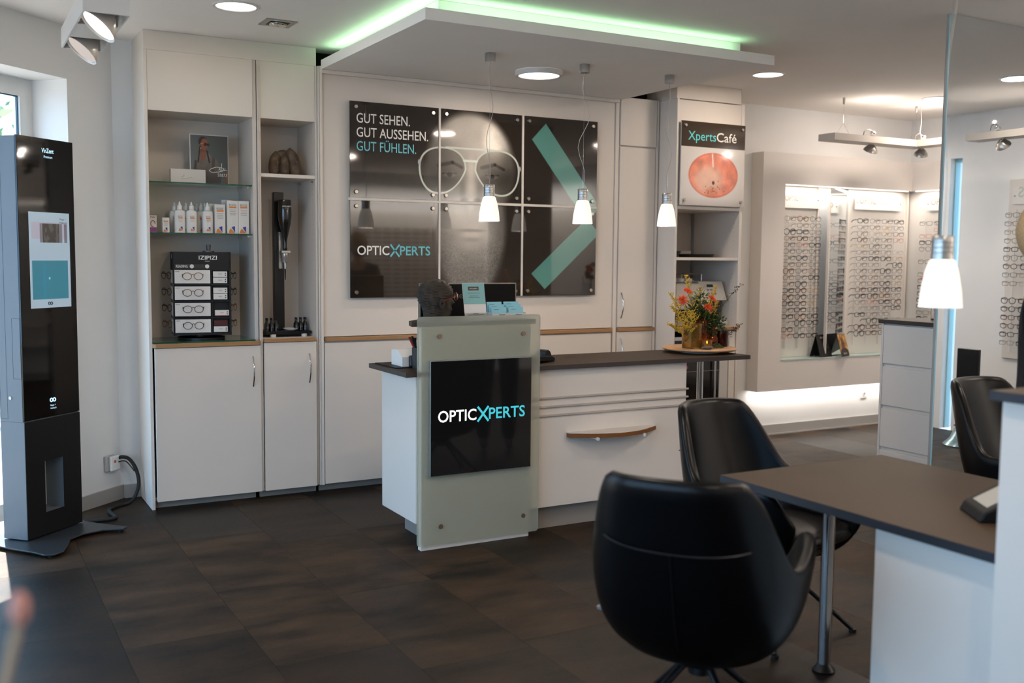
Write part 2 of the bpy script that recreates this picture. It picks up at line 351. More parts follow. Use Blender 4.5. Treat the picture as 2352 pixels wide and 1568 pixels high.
# outside: pavement and trees
struct(MB().box((-14, -10, -.25), (18, 26, -.12)).build('ground', mat('pavement', '6a6863', .8, noise=.1, scale=4)))
M_leaf = mat('sunlit_leaves', '4f7030', .6, noise=.35, scale=2); M_bark = mat('bark', '5c4b3c', .8, noise=.2)
rr = random.Random(11)
for i, (x, y, h, lab) in enumerate(((-.1, 15.5, 6.4, 'leafy green tree seen through the bay window, nearest the window frame'), (-6.0, 18, 7.2, 'leafy green tree outside the bay window, left of and behind the nearer tree'))):
    t = thing('tree', lab, 'tree', (x, y, -.12))
    mb = MB().cyl((x, y, -.12), (x+.1, y, h*.55), .16, .09, 10)
    for a in range(7):
        an = a*.9; z = h*(.35+.05*a); mb.tube([(x+.05, y, z), (x+math.cos(an)*.8, y+math.sin(an)*.8, z+.6), (x+math.cos(an)*1.6, y+math.sin(an)*1.6, z+1.0)], .05, 6, r_end=.015)
    mb.build('trunk', M_bark, t)
    mb = MB()
    for q in range(1500):
        a = rr.uniform(0, 2*PI); v = rr.uniform(-1, 1); R0 = rr.uniform(.35, 1)**.5 * 2.3; cx = x + R0*math.cos(a)*math.sqrt(1-v*v); cy = y + R0*math.sin(a)*math.sqrt(1-v*v); cz = h*.6 + R0*v*1.05
        s_ = rr.uniform(.07, .17); d1 = Vector((rr.uniform(-1, 1), rr.uniform(-1, 1), rr.uniform(-1, 1))).normalized(); d2 = d1.orthogonal().normalized(); c = Vector((cx, cy, cz))
        vs = [mb.b.verts.new(c + d1*s_), mb.b.verts.new(c + d2*s_*.5), mb.b.verts.new(c - d1*s_), mb.b.verts.new(c - d2*s_*.5)]; mb.b.faces.new(vs)
    mb.build('foliage', M_leaf, t, kind='stuff')

# ================================================================== CEILING: floating slab, lamps
slab = thing('ceiling_sail', 'floating white ceiling slab with green glowing edge above the counter', 'ceiling panel', (3.2, 5.4, 2.665))
bx('panel', (2.08, 4.62, 2.665), (4.35, 6.19, 2.723), M_ceil, slab)
bx('riser', (2.20, 4.73, 2.723), (4.18, 6.19, 2.7955), M_ceil, slab)
M_led = emis('green_led', '9dffb5', 1.2)
MB().box((2.24, 4.675, 2.723), (4.15, 4.685, 2.725)).box((2.145, 4.75, 2.723), (2.155, 6.1, 2.725)).build('led_strip', M_led, slab)
G = (.47, 1, .56)
light('green_led_front', 'AREA', (3.18, 4.68, 2.728), 1.15, G, rot=(PI, 0, 0), shape='RECTANGLE', size=1.9, size_y=.07)
light('green_led_left', 'AREA', (2.14, 5.4, 2.728), 1.0, G, rot=(PI, 0, 0), shape='RECTANGLE', size=.07, size_y=1.45)
# trim line where the wall panel meets the slab
struct(bx('trim_1', (2.08, 6.17, 2.64), (4.33, 6.197, 2.664), M_lam))

def downlight(c, z, R, label, group, surface=False, e=3.5, vis=True):
    t = thing('ceiling_light', label, 'ceiling light', (c[0], c[1], z), 0, group)
    h = .03 if surface else .006
    MB().lathe([(R*.86, -h+.003), (R*.88, -h), (R*.985, -h), (R, -h*.6), (R, -.0005)], (c[0], c[1], z), 40).build('trim_ring', mat('lamp_trim', 'd5d1cc', .4), t, smooth=True)
    MB().lathe([(0, -h+.004), (R*.87, -h+.004), (R*.87, -h+.006), (0, -h+.006)], (c[0], c[1], z), 40).build('diffuser', M_white, t)
    light('downlight_glow', 'AREA', (c[0], c[1], z-h-.002), e, NEU, (0, 0, -1), shape='DISK', size=R*1.7)
GL = 'round ceiling lights'
downlight((1.36, 5.395), ZC, .118, 'round white ceiling light near the shelves, top left, beside the square spot', GL)
downlight((5.045, 5.418), ZC, .118, 'round white ceiling light just right of the floating slab', GL, e=8)
downlight((6.905, 5.5), ZC, .118, 'round white ceiling light partly hidden by the mirrored pillar', GL, e=12)
downlight((3.262, 5.53), 2.665, .147, 'large surface mounted round light under the floating slab', GL, True, 8)
for x, y, l in ((1.4, 3.0, 'added unseen ceiling fill light above the open floor before the desk'), (4.6, 2.6, 'added unseen ceiling fill light above the far side of the desk'), (6.6, 2.6, 'added unseen ceiling fill light near the right wall'), (1.4, .2, 'added unseen ceiling fill light overhead near the camera'), (4.6, -.3, 'added unseen ceiling fill light toward the rear of the shop'), (3.0, 1.6, 'added unseen ceiling fill light between the camera and the desk'), (6.6, .4, 'added unseen ceiling fill light at the rear right'), (3.0, -1.6, 'added unseen ceiling fill light at the rear wall')): downlight((x, y), ZC, .118, l, GL, e=19)  # out-of-view downlights added for even ambient fill
# small square recessed spot
sq = thing('square_spot', 'small square recessed swivel spot in the ceiling near the cabinets', 'ceiling light', (1.654, 5.652, ZC)); m45 = Matrix.Translation((1.654, 5.652, 0))
mb = MB(); 
for a, c in (((-.085, -.085), (.085, -.055)), ((-.085, .055), (.085, .085)), ((-.085, -.055), (-.055, .055)), ((.055, -.055), (.085, .055))): mb.box((1.654+a[0], 5.652+a[1], ZC-.006), (1.654+c[0], 5.652+c[1], ZC))
mb.build('bezel', mat('spot_bezel', 'a09a94', .35, .6), sq)
bx('well', (1.6, 5.598, ZC-.004), (1.708, 5.706, ZC-.0005), mat('spot_well', '4a443f', .6), sq)
MB().lathe([(0, -.004), (.02, -.012), (.045, -.016), (.049, -.012), (.049, -.006)], (1.654, 5.652, ZC-.002), 24).build('reflector', mat('reflector', 'd0cbc4', .15, .9), sq, smooth=True)
# twin spot hanging top left
tw = thing('twin_spotlight', 'white twin box spotlight with two tilted reflectors hanging at top left', 'spotlight', (.6, 4.9, 2.5))
mb = MB(); X0, X1, Y0, Y1 = .52, .70, 4.5, 5.36; z0, z1 = 2.49, 2.58
mb.box((X0, Y0, z0), (X0+.008, Y1, z1)).box((X1-.008, Y0, z0), (X1, Y1, z1)).box((X0+.008, Y0, z0), (X1-.008, Y0+.008, z1)).box((X0+.008, Y1-.008, z0), (X1-.008, Y1, z1)).box((X0+.008, Y0+.008, z1-.006), (X1-.008, Y1-.008, z1)).box((X0+.008, 4.78, z0+.004), (X1-.008, 5.08, z0+.01))
mb.build('housing', mat('spot_housing', 'c9c7c4', .4), tw)
for (cy, on) in ((4.64, 1), (5.22, 0)):
    mt = Matrix.Translation((.60, cy, 2.47)) @ Vector((-.62, -.10, -.72)).to_track_quat('Z', 'Y').to_matrix().to_4x4()
    rf = MB().lathe([(.014, -.07), (.035, -.052), (.064, -.014), (.078, .012), (.083, .014), (.083, .008), (.068, -.018), (.037, -.058), (.014, -.076)], seg=32, m=mt).build('reflector', mat('spot_shell', 'c9c2bb', .3, .3), tw, smooth=True)
    MB().lathe([(0, .004), (.074, .004), (.074, .006), (0, .006)], seg=32, m=mt).build('lens', emis('spot_on', 'fff4ee', 3) if on else emis('spot_dim', 'efe2da', .8), tw)
    MB().box((-.018, -.018, -.1), (.018, .018, -.06), .002, m=mt).build('lamp_socket', mat('ceramic', 'd8d0c6', .6), tw)
MB().cyl((.61, 4.7, 2.58), (.61, 4.7, ZC), .004).cyl((.61, 5.1, 2.58), (.61, 5.1, ZC), .004).build('suspension_rod', M_chrome, tw)
light('twin_spot_beam', 'SPOT', (.56, 4.6, 2.43), 14, NEU, (-.62, .06, -.74), spot_size=.9, spot_blend=.6, shadow_soft_size=.05)

# pendants
M_shade = bpy.data.materials.new('opal_glass'); M_shade.use_nodes = True
_b = M_shade.node_tree.nodes['Principled BSDF']; _b.inputs['Base Color'].default_value = lin('f4efe8'); _b.inputs['Roughness'].default_value = .25; _b.inputs['Emission Color'].default_value = lin('fff2e2'); _b.inputs['Emission Strength'].default_value = .75
def pendant(x, y, zb, ztop, label, sway):
    t = thing('pendant_lamp', label, 'pendant lamp', (x, y, ztop), 0, 'white glass pendant lamps')
    MB().lathe([(0, 0), (.03, 0), (.031, -.002), (.031, -.048), (.029, -.05), (0, -.05)], (x, y, ztop-.0005), 28).build('canopy', M_alu, t, smooth=True)
    z = zb; MB().lathe([(.024, .145), (.036, .135), (.047, .10), (.056, .05), (.061, 0), (.058, 0), (.053, .05), (.044, .10), (.033, .132), (.0, .138)], (x, y, z), 32).build('shade', M_shade, t, smooth=True)
    mb = MB().lathe([(0, .208), (.029, .208), (.031, .205), (.031, .19), (.0295, .189), (.031, .188), (.031, .175), (.0295, .174), (.031, .173), (.031, .16), (.0295, .159), (.031, .158), (.032, .14), (0, .14)], (x, y, z), 28).build('cap', M_alu, t, smooth=True)
    n = 14; zt = ztop-.05; z0 = z+.208
    pts = [(x + sway*math.sin(PI*i/n)*math.sin(3.4*PI*i/n+1.0)*(1.2-.3*i/n), y, z0 + (zt-z0)*i/n) for i in range(n+1)]
    MB().tube(pts, .0016 if y > 3 else .0008, 6).build('power_cord', mat('cord_grey', 'aaa49e', .5), t, smooth=True)
    MB().cyl((x, y, z0), (x, y, zt), .0006, seg=5).build('steel_wire', M_chrome, t)
    MB().blob((x, y, z+.06), .026, 2).build('bulb', emis('bulb', 'fff2df', 6), t, smooth=True)
    light('pendant_glow', 'POINT', (x, y, z+.018), 4, WARM, shadow_soft_size=.01)
pendant(2.738, 5.186, 1.721, 2.665, 'white glass pendant lamp, leftmost of three over the counter', .022)
pendant(3.377, 5.188, 1.721, 2.665, 'white glass pendant lamp, middle of three over the counter', .04)
pendant(4.029, 5.210, 1.721, 2.665, 'white glass pendant lamp, rightmost of three over the counter', -.03)
pendant(2.55, 1.99, 1.383, ZC, 'large blurred white glass pendant lamp hanging low over the desk', .02)

# ================================================================== CABINET WALL
D = 6.198
def shelf_holes(x, ys, z0, z1, parent, sgn):
    mb = MB(); z = z0
    while z < z1:
        for y in ys: mb.lathe([(0, 0), (.0025, 0)], seg=6, m=Matrix.Translation((x, y, z)) @ Matrix.Rotation(sgn*PI/2, 4, 'Y'))
        z += .032
    mb.build('pin_hole', mat('pin_dark', '6a645e', .7), parent, kind='stuff')
def carcass(name, label, x0, x1, y0, y1, z0, z1, parts):
    t = thing(name, label, 'cabinet', ((x0+x1)/2, (y0+y1)/2, 0)); return t
def handle(x, y, z0, z1, parent, bow=.03):
    n = 12; pts = [(x, y - .002 - bow*math.sin(PI*i/n), z0 + (z1-z0)*i/n) for i in range(n+1)]; return MB().tube(pts, .0045, 8, flat=.7).build('handle', M_chrome, parent, smooth=True)
# left tall unit
c1 = thing('display_cabinet', 'white built-in cabinet at far left with glass shelves and a wide lower door', 'cabinet', (1.36, 6.4, 0))
bx('side_panel', (1.029, D, 0), (1.048, 6.6, 2.684), M_lam, c1)
bx('back_panel', (1.048, 6.57, .0), (1.66, 6.598, 2.684), M_lamd, c1)
bx('side_panel', (1.655, D+.012, .05), (1.678, 6.57, 2.684), M_lamd, c1)
bx('top_panel', (1.048, D+.004, 2.342), (1.655, 6.57, 2.684), M_lam, c1)
bx('plinth', (1.048, D+.05, 0), (1.66, D+.07, .048), M_plinth, c1)
bx('bottom_panel', (1.048, D+.02, .05), (1.655, 6.57, .07), M_lamd, c1)
d = bx('door', (1.058, D-.02, .05), (1.680, D, .962), M_lam, c1); handle(1.632, D-.02, .71, .895, d)
bx('worktop', (1.048, D-.0, .965), (1.655, 6.57, .99), M_lamd, c1)
MB().prism([(1.062, D-.03), (1.674, D-.03), (1.681, D-.002), (1.05, D-.002)], .965, .99).build('wooden_nosing', M_wood, c1, bevel=.002)
g = bx('glass_top', (1.052, D-.02, .991), (1.65, 6.565, .999), M_glassg, c1, 0); bx('glass_edge', (1.052, D-.0215, .991), (1.65, D-.0203, .999), M_gedge, g, 0)
for z in (1.930, 1.634):
    g = bx('glass_shelf', (1.05, D+.02, z), (1.65, 6.565, z+.008), M_glassg, c1, 0); bx('glass_edge', (1.05, D+.0185, z), (1.65, D+.0197, z+.008), M_gedge, g, 0)
    MB().box((1.63, D+.06, z-.012), (1.655, D+.07, z-.001)).box((1.63, 6.48, z-.02), (1.655, 6.49, z-.001)).box((1.05, D+.06, z-.012), (1.06, D+.07, z-.001)).build('shelf_support', M_alu, c1)
shelf_holes(1.6545, (D+.065, 6.49), 1.06, 2.3, c1, -1)
# second unit
c2 = thing('narrow_cabinet', 'narrow white shelf cabinet with tall niche, right of the glass shelf cabinet', 'cabinet', (1.87, 6.4, 0))
bx('side_panel', (1.683, D-.004, .05), (1.700, 6.57, 2.684), M_lam, c2)
bx('back_panel', (1.70, 6.57, 0), (2.05, 6.598, 2.684), M_lamd, c2)
bx('side_panel', (2.043, D, .05), (2.056, 6.57, 2.684), M_lamd, c2)
bx('top_panel', (1.70, D+.004, 2.342), (2.043, 6.57, 2.684), M_lam, c2)
bx('plinth', (1.685, D+.05, 0), (2.05, D+.07, .048), M_plinth, c2)
d = bx('door', (1.704, D-.02, .05), (2.036, D-.001, .975), M_lam, c2); handle(1.988, D-.02, .715, .9, d)
bx('shelf', (1.70, D+.006, 1.99), (2.043, 6.57, 2.012), M_lam, c2)
bx('worktop', (1.70, D, .979), (2.043, 6.57, 1.0), M_lamd, c2)
MB().prism([(1.705, D-.028), (2.028, D-.028), (2.036, D-.002), (1.702, D-.002)], .978, 1.0).build('wooden_nosing', M_wood, c2, bevel=.002)
shelf_holes(2.0425, (D+.06, 6.49), 1.1, 2.3, c2, -1)
MB().cyl((2.03, D+.05, 1.975), (2.042, D+.05, 1.975), .006).cyl((2.03, 6.5, 1.975), (2.042, 6.5, 1.975), .006).build('shelf_support', M_alu, c2)
# filler strips
struct(MB().box((1.6795, D-.022, .05), (1.6815, D, 2.684)).box((2.058, D-.012, .05), (2.066, D+.05, 2.684)).box((2.068, D-.02, .05), (2.084, D+.05, 2.684)).build('trim_2', M_lam))
# header boards and the dark gap above the cupboards
struct(bx('trim_3', (1.032, D+.012, 2.685), (2.056, 6.6, ZC-.0005), M_lam, None))
struct(bx('trim_4', (4.705, 5.99, 2.682), (5.318, 6.6, ZC-.0005), M_lam, None))
struct(bx('gap_shade', (2.06, 6.35, 2.685), (4.70, 6.6, ZC-.0005), mat('dark_void', '0a0d0b', .9), None))  # near-black board painted as the shade inside the open gap
# middle: flat wall panel and base units
c3 = thing('wall_panelling', 'flat white wall panelling behind the counter carrying the picture panels', 'panelling', (3.2, 6.4, 0))
bx('panel', (2.088, D, 1.0), (4.305, 6.57, 2.664), M_lam, c3)
struct(bx('trim_6', (4.308, D-.01, .05), (4.338, D+.1, 2.664), M_lam))
MB().box((2.8735, 6.158, 1.246), (2.8865, D, 2.487)).box((3.5065, 6.158, 1.246), (3.5195, D, 2.487)).box((2.258, 6.159, 1.8675), (4.130, D, 1.8835)).build('joint_strip', M_lam, c3)
c4 = thing('base_cabinet', 'long low white base cabinet with oak nosing behind the counter', 'cabinet', (3.2, 6.4, 0))
bx('plinth', (2.07, D+.05, 0), (4.34, D+.07, .06), M_plinth, c4)
bx('body', (2.088, D+.002, .06), (4.305, 6.57, .975), M_lamd, c4)
for x0, x1 in ((2.09, 2.826), (2.83, 3.56), (3.564, 4.288)): bx('door', (x0, D-.02, .055), (x1, D, .962), M_lam, c4)
MB().prism([(2.10, D-.028), (4.295, D-.028), (4.303, D-.002), (2.092, D-.002)], .972, .997).build('wooden_nosing', M_wood, c4, bevel=.002)
# tall cupboard
c5 = thing('tall_cupboard', 'tall narrow white cupboard with two doors, left of the café corner', 'cabinet', (4.52, 6.4, 0))
bx('body', (4.342, D, .05), (4.695, 6.57, 2.684), M_lamd, c5)
bx('top_panel', (4.344, D-.02, 2.338), (4.675, D, 2.684), M_lam, c5)
d = bx('door', (4.344, D-.02, 1.003), (4.662, D, 2.327), M_lam, c5); handle(4.372, D-.02, 1.07, 1.26, d)
d = bx('door', (4.344, D-.02, .055), (4.662, D, .968), M_lam, c5); handle(4.372, D-.02, .73, .92, d)
MB().prism([(4.346, D-.03), (4.68, D-.03), (4.69, D-.002), (4.344, D-.002)], .972, .997).build('wooden_nosing', M_wood, c5, bevel=.002)
bx('corner_strip', (4.668, D-.02, .05), (4.69, D, 2.684), M_lam, c5)
bx('plinth', (4.342, D+.05, 0), (4.69, D+.06, .05), M_plinth, c5)
# café unit
CY = 5.977
c6 = thing('cafe_cabinet', 'projecting white café cabinet with open shelf niche and sign on top', 'cabinet', (5.02, 6.25, 0))
bx('side_panel', (4.70, CY, 0), (4.722, 6.598, 2.68), M_lam, c6)
bx('side_panel', (5.318, CY, 0), (5.345, 6.512, 2.68), M_lam, c6)
bx('back_panel', (4.722, 6.55, 0), (5.318, 6.598, 2.68), M_lamd, c6)
bx('top_panel', (4.722, CY+.01, 1.905), (5.318, 6.55, 2.675), M_lam, c6)
bx('shelf', (4.722, CY, 1.878), (5.318, 6.55, 1.902), M_lam, c6)
bx('shelf', (4.722, CY+.004, 1.503), (5.318, 6.55, 1.525), M_lam, c6)
bx('worktop', (4.722, CY+.004, .975), (5.318, 6.55, .997), M_lamd, c6)
MB().prism([(4.73, CY-.028), (5.32, CY-.028), (5.335, CY+.002), (4.722, CY+.002)], .975, .998).build('wooden_nosing', M_wood, c6, bevel=.002)
bx('plinth', (4.722, CY+.05, 0), (5.318, CY+.06, .08), M_plinth, c6)
shelf_holes(5.3175, (CY+.06, 6.49), 1.05, 1.86, c6, -1)
# drinks cooler under the café worktop
M_smoke = mat('smoked_glass', '14100c', .05, trans=0, spec=.6)
fr = thing('drinks_cooler', 'glass fronted drinks cooler with white frame under the café worktop', 'cooler', (5.0, 6.2, .08))
bx('body', (4.726, CY+.03, .082), (5.24, 6.5, .93), M_plastic, fr)
MB().box((5.16, CY-.0, .082), (5.24, CY+.028, .93)).box((4.726, CY, .905), (5.16, CY+.028, .93)).box((4.726, CY, .082), (5.16, CY+.028, .11)).build('door_frame', mat('cooler_white', 'c9c4be', .4), fr)
bx('glass_door', (4.73, CY+.004, .112), (5.158, CY+.022, .903), M_smoke, fr, 0)
MB().cyl((5.1, CY-.02, .3), (5.1, CY-.02, .85), .008).cyl((5.1, CY-.02, .31), (5.1, CY+.005, .31), .005).cyl((5.1, CY-.02, .84), (5.1, CY+.005, .84), .005).build('handle', M_chrome, fr, smooth=True)
MB().box((4.735, CY+.0005, .665), (5.15, CY+.0035, .669)).box((4.735, CY+.0005, .45), (5.15, CY+.0035, .454)).box((4.735, CY+.0005, .25), (5.15, CY+.0035, .254)).build('wire_shelf', mat('wire_dark', '7d766c', .4), fr)
for x, z in ((4.84, .70), (4.80, .48), (4.87, .285)): MB().lathe([(0, 0), (.014, 0), (.014, .003), (0, .003)], seg=16, m=Matrix.Translation((x, CY+.001, z)) @ Matrix.Rotation(PI/2, 4, 'X')).build('red_cap', mat('cap_red', 'a33a3a', .4), fr)
bx('fridge_side_strip', (5.25, CY, .08), (5.31, CY+.02, .965), M_lam, c6)

# ------------------------------------------------------------------ café sign
sg = thing('cafe_sign', 'glossy café sign with dark lettered band above a picture of an espresso cup', 'sign', (5.03, 5.95, 1.91))
SX0, SX1, SZ0, SZ1, SY = 4.726, 5.335, 1.910, 2.52, 5.957
bx('board', (SX0, SY, SZ0), (SX1, SY+.008, SZ1), M_paper, sg, 0)
bx('dark_band', (SX0, SY-.0012, 2.337), (SX1, SY-.0002, SZ1), mat('sign_brown', '3a2d20', .12, coat=.5), sg, 0)
def cup(U, V):
    X = SX0 + U*(SX1-SX0); Z = SZ0 + V*(2.337-SZ0); c = np.ones(X.shape + (3,)) * np.array([.83, .80, .77])
    c = over(c, ell(X, Z, 5.02, 2.10, .27, .21, .3)*.7, (.90, .88, .86)); c = over(c, sm(1.98, 1.91, Z)*.35, (.66, .62, .6))
    n = vnoise(X, Z, 22, 1); n2 = vnoise(X, Z, 60, 2)
    co = np.array([.87, .52, .42])*(.85 + .25*n[..., None]) + .05*n2[..., None]
    m = ell(X, Z, 5.035, 2.135, .235, .165, .03); c = c*(1-m[..., None]) + co*m[..., None]
    c = over(c, m*ell(X, Z, 4.99, 2.1, .13, .10, .5)*.7, (.95, .83, .74)); c = over(c, m*ell(X, Z, 5.02, 2.0, .06, .05, .3)*.5, (.86, .5, .36))
    rs = np.random.RandomState(5)
    for i in range(26): c = over(c, m*ell(X, Z, 5.03+rs.randn()*.045, 2.03+rs.randn()*.035, .004, .004, .3), (.55, .25, .15))
    c = over(c, m*ell(X, Z, 5.035, 2.08, .012, .014, .3), (.35, .22, .15)); c = over(c, m*seg(X, Z, (5.02, 2.3), (5.03, 2.2), .006)*.8, (1, .95, .9))
    rim = ell(X, Z, 5.035, 2.135, .235, .165, .03) - ell(X, Z, 5.035, 2.135, .225, .155, .03); return over(c, np.clip(rim, 0, 1)*.4, (.75, .3, .2))
printed('picture', (SX0, SY-.001, SZ0), (SX1-SX0, 0, 0), (0, 0, 2.337-SZ0), 150, 110, cup, vcmat('sign_print', .08, .5), sg)
M_sl = mat('sign_white', 'efe9df', .4, emit='efe9df', estr=.0); M_st = mat('sign_turq', '5fd0cf', .4)
text('Xperts', (4.788, SY-.002, 2.385), .068, M_st, sg, width=.262); text('Café', (5.056, SY-.002, 2.385), .068, M_sl, sg, width=.192, bold=.006)
def bolt(c, parent, r=.012, d=.014):
    return MB().lathe([(0, 0), (r, 0), (r, d*.7), (r*.8, d), (0, d)], seg=16, m=Matrix.Translation(c) @ Matrix.Rotation(PI/2, 4, 'X')).build('standoff_bolt', M_screw, parent, smooth=True)
for x, z in ((4.76, 2.487), (5.303, 2.487), (4.76, 1.945), (5.303, 1.945)): bolt((x, SY-.001, z), sg)

# ------------------------------------------------------------------ six picture panels
def poster(X, Z):
    c = np.ones(X.shape + (3,)) * np.array([.165, .137, .115])
    n = vnoise(X, Z, 5, 4)*.5 + vnoise(X, Z, 12, 5)*.3 + vnoise(X, Z, 90, 6)*.08
    # head
    hx = 3.115; head = np.maximum(ell(X, Z, hx, 2.10, .335, .37, .10), ell(X, Z, hx, 1.72, .27, .50, .12)); neck = ell(X, Z, hx+.05, 1.25, .33, .25, .5)*.5
    shade = .44 + .10*sm(1.95, 1.6, Z) + .30*ell(X, Z, hx+.03, 2.32, .36, .26, .9) + .12*(n-.4) + .14*ell(X, Z, hx, 1.75, .25, .3, .9)  # lower face painted lighter, in place of reflections on the glossy panel
    shade = shade + .30*ell(X, Z, 3.30, 2.30, .08, .12, .7)*(.5+n) - .20*ell(X, Z, hx-.30, 1.9, .11, .6, .9) - .18*ell(X, Z, hx+.31, 1.85, .1, .6, .9)
    shade = shade - .17*ell(X, Z, 2.95, 2.05, .13, .06, .8) - .17*ell(X, Z, 3.28, 2.05, .13, .06, .8)
    shade = shade - .22*ell(X, Z, 3.065, 1.895, .026, .016, .6) - .22*ell(X, Z, 3.165, 1.895, .026, .016, .6) + .16*ell(X, Z, hx, 2.0, .028, .13, .9) - .10*ell(X, Z, 3.05, 1.95, .02, .06, .8) - .10*ell(X, Z, 3.18, 1.95, .02, .06, .8)
    shade = shade - .16*ell(X, Z, 3.12, 1.692, .085, .010, .8) + .07*ell(X, Z, 3.12, 1.665, .07, .02, .6) - .08*ell(X, Z, 3.12, 1.63, .06, .015, .8)
    shade = shade - .12*np.clip(sm(1.80, 1.5, Z)*(1-ell(X, Z, 3.12, 1.66, .12, .10, .5)), 0, 1)*(vnoise(X, Z, 160, 3)+.4)
    for cx in (2.955, 3.275): shade = shade - .2*seg(X, Z, (cx-.08, 2.115), (cx+.02, 2.14), .012, .6) - .2*seg(X, Z, (cx+.02, 2.14), (cx+.09, 2.11), .010, .6) - .25*ell(X, Z, cx, 2.058, .018, .015, .4) + .10*ell(X, Z, cx, 2.058, .045, .017, .3) - .15*seg(X, Z, (cx-.05, 2.065), (cx+.05, 2.068), .005, .6)
    col = np.stack([shade*1.0, shade*.96, shade*.90], -1)
    c = c*(1-head[..., None]) + col*head[..., None]; c = over(c, neck*(1-head), (.26, .22, .19))
    # aviator glasses, drop shaped rims
    for cx, sgn in ((2.905, -1), (3.315, 1)):
        x = (X-cx)*sgn; zz = Z-2.095; dr = np.clip(-zz/.16, 0, 1); a_ = .168 - .035*dr; xo = x - .030*dr
        k0 = (np.abs(xo/a_)**2.3 + np.abs(np.where(zz > 0, zz/.138, zz/.162))**2.3)**(1/2.3); ln = 1-sm(.97, 1.0, k0); ri = 1-sm(.0045, .0075, np.abs(k0-1)*.155)
        c = over(c, ln*.30, (.16, .14, .12)); c = over(c, ri, (.80, .82, .77))
    c = over(c, seg(X, Z, (3.062, 2.155), (3.158, 2.155), .008), (.88, .9, .86)); c = over(c, seg(X, Z, (2.93, 2.236), (3.29, 2.236), .006), (.84, .86, .82))
    for ex in ((2.735, 2.13), (3.49, 2.12)): c = over(c, ell(X, Z, *ex, .010, .018, .3), (.7, .72, .7))
    # big turquoise chevron
    def quad(P):
        m = np.ones(X.shape)
        for i in range(4):
            a = P[i]; b = P[(i+1) % 4]; m = m * sm(-.003, .003, ((b[0]-a[0])*(Z-a[1]) - (b[1]-a[1])*(X-a[0]))/math.hypot(b[0]-a[0], b[1]-a[1]))
        return m
    tq = np.array([.40, .66, .62])
    for P in ([(3.586, 2.33), (4.04, 1.79), (4.127, 1.93), (4.127, 1.945), ], [(3.591, 1.401), (3.703, 1.291), (4.127, 1.69), (4.03, 1.79)]): pass
    m1 = quad([(3.697, 2.445), (3.586, 2.33), (4.05, 1.76), (4.16, 1.88)]); m2 = quad([(3.591, 1.401), (3.703, 1.291), (4.16, 1.69), (4.05, 1.80)])
    c = over(c, np.maximum(m1, m2)*(.88-.15*n), tq)
    return c*(.94+.12*n[..., None])
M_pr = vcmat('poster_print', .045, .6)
xs = ((2.258, 2.872), (2.888, 3.505), (3.521, 4.130)); zs = ((1.885, 2.487), (1.246, 1.866)); nm = (('top left', 'top middle', 'top right'), ('bottom left', 'bottom middle', 'bottom right'))
what = (('white and turquoise slogan', "bald man's forehead and aviator glasses", 'upper arm of turquoise chevron'), ('company lettering on dark ground', "lower half of the man's bearded face", 'lower arm of turquoise chevron'))
PY = 6.165; pans = {}
for r in range(2):
    for k in range(3):
        (x0, x1), (z0, z1) = xs[k], zs[r]
        t = thing('picture_panel', f'glossy dark picture panel, {nm[r][k]} of six: {what[r][k]}'.replace(',', '').replace(':', ' with'), 'picture', ((x0+x1)/2, PY, z0), 0, 'six picture panels behind the counter'); pans[(r, k)] = t
        bx('glass_plate', (x0, PY, z0), (x1, PY+.006, z1), mat('plate_edge', '2a2a26', .2), t, 0)
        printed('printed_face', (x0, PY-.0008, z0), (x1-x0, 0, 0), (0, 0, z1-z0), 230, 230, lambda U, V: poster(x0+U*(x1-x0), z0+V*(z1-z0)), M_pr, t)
        for bx_x in (x0+.04, x1-.04):
            for bz in (z0+.035, z1-.035):
                bolt((bx_x, PY-.001, bz), t, .0135, .012); 
        MB().box((x0+.03, PY+.0065, z0+.03), (x0+.05, D-.0005, z0+.05)).box((x1-.05, PY+.0065, z1-.05), (x1-.03, D-.0005, z1-.03)).build('wall_spacer', M_screw, t)
t = pans[(0, 0)]
text('GUT SEHEN.', (2.302, PY-.002, 2.355), .062, M_ltxt, t, width=.365, bold=.004); text('GUT AUSSEHEN.', (2.302, PY-.002, 2.267), .062, M_ltxt, t, width=.495, bold=.004)
text('GUT FÜHLEN.', (2.302, PY-.002, 2.18), .062, M_ttxt, t, width=.41, bold=.004)
logo((2.304, PY-.002, 1.522), .51, M_ltxt, M_ttxt, pans[(1, 0)])

# ================================================================== SHELF THINGS, left cabinet
def fan(x, z, y, s, parent):
    """the two coloured quarter-circle wedges printed at the lower right of each care product"""
    def wedge(a0, a1, m, off):
        pts = [(x+s+off[0], z+off[1])] + [(x+s+off[0]+s*math.cos(a0+(a1-a0)*i/8), z+off[1]+s*math.sin(a0+(a1-a0)*i/8)) for i in range(9)]
        mb = MB(); mb.b.faces.new([mb.b.verts.new((p[0], y, p[1])) for p in pts]); mb.build('printed_wedge', m, parent)
    wedge(PI, PI*.74, mat('print_orange', 'e0803a', .5), (-.0, 0)); wedge(PI*.69, PI*.5, mat('print_blue', '33489a', .5), (.0, .003))
M_ink = mat('ink_dark', '2c2a33', .5); M_or = mat('print_orange', 'e0803a', .5); M_grey = mat('ink_grey', '8a8680', .5)
def label(x0, x1, ztop, y, parent, h=.012, lines=3):
    w = x1-x0; text('ECCO', (x0+w*.18, y, ztop-h*1.6), h, M_ink, parent, width=w*.62, extrude=.0002)
    MB().box((x0+w*.18, y-.0002, ztop-h*2.6), (x0+w*.84, y, ztop-h*1.85)).build('orange_stripe', M_or, parent)
    mb = MB()
    for i in range(lines): mb.box((x0+w*(.2+.04*(i % 2)), y-.0002, ztop-h*(3.6+i*.8)), (x0+w*(.82-.05*(i % 2)), y, ztop-h*(3.42+i*.8)))
    mb.build('small_print', M_grey, parent, kind='stuff')
zS = 1.6425
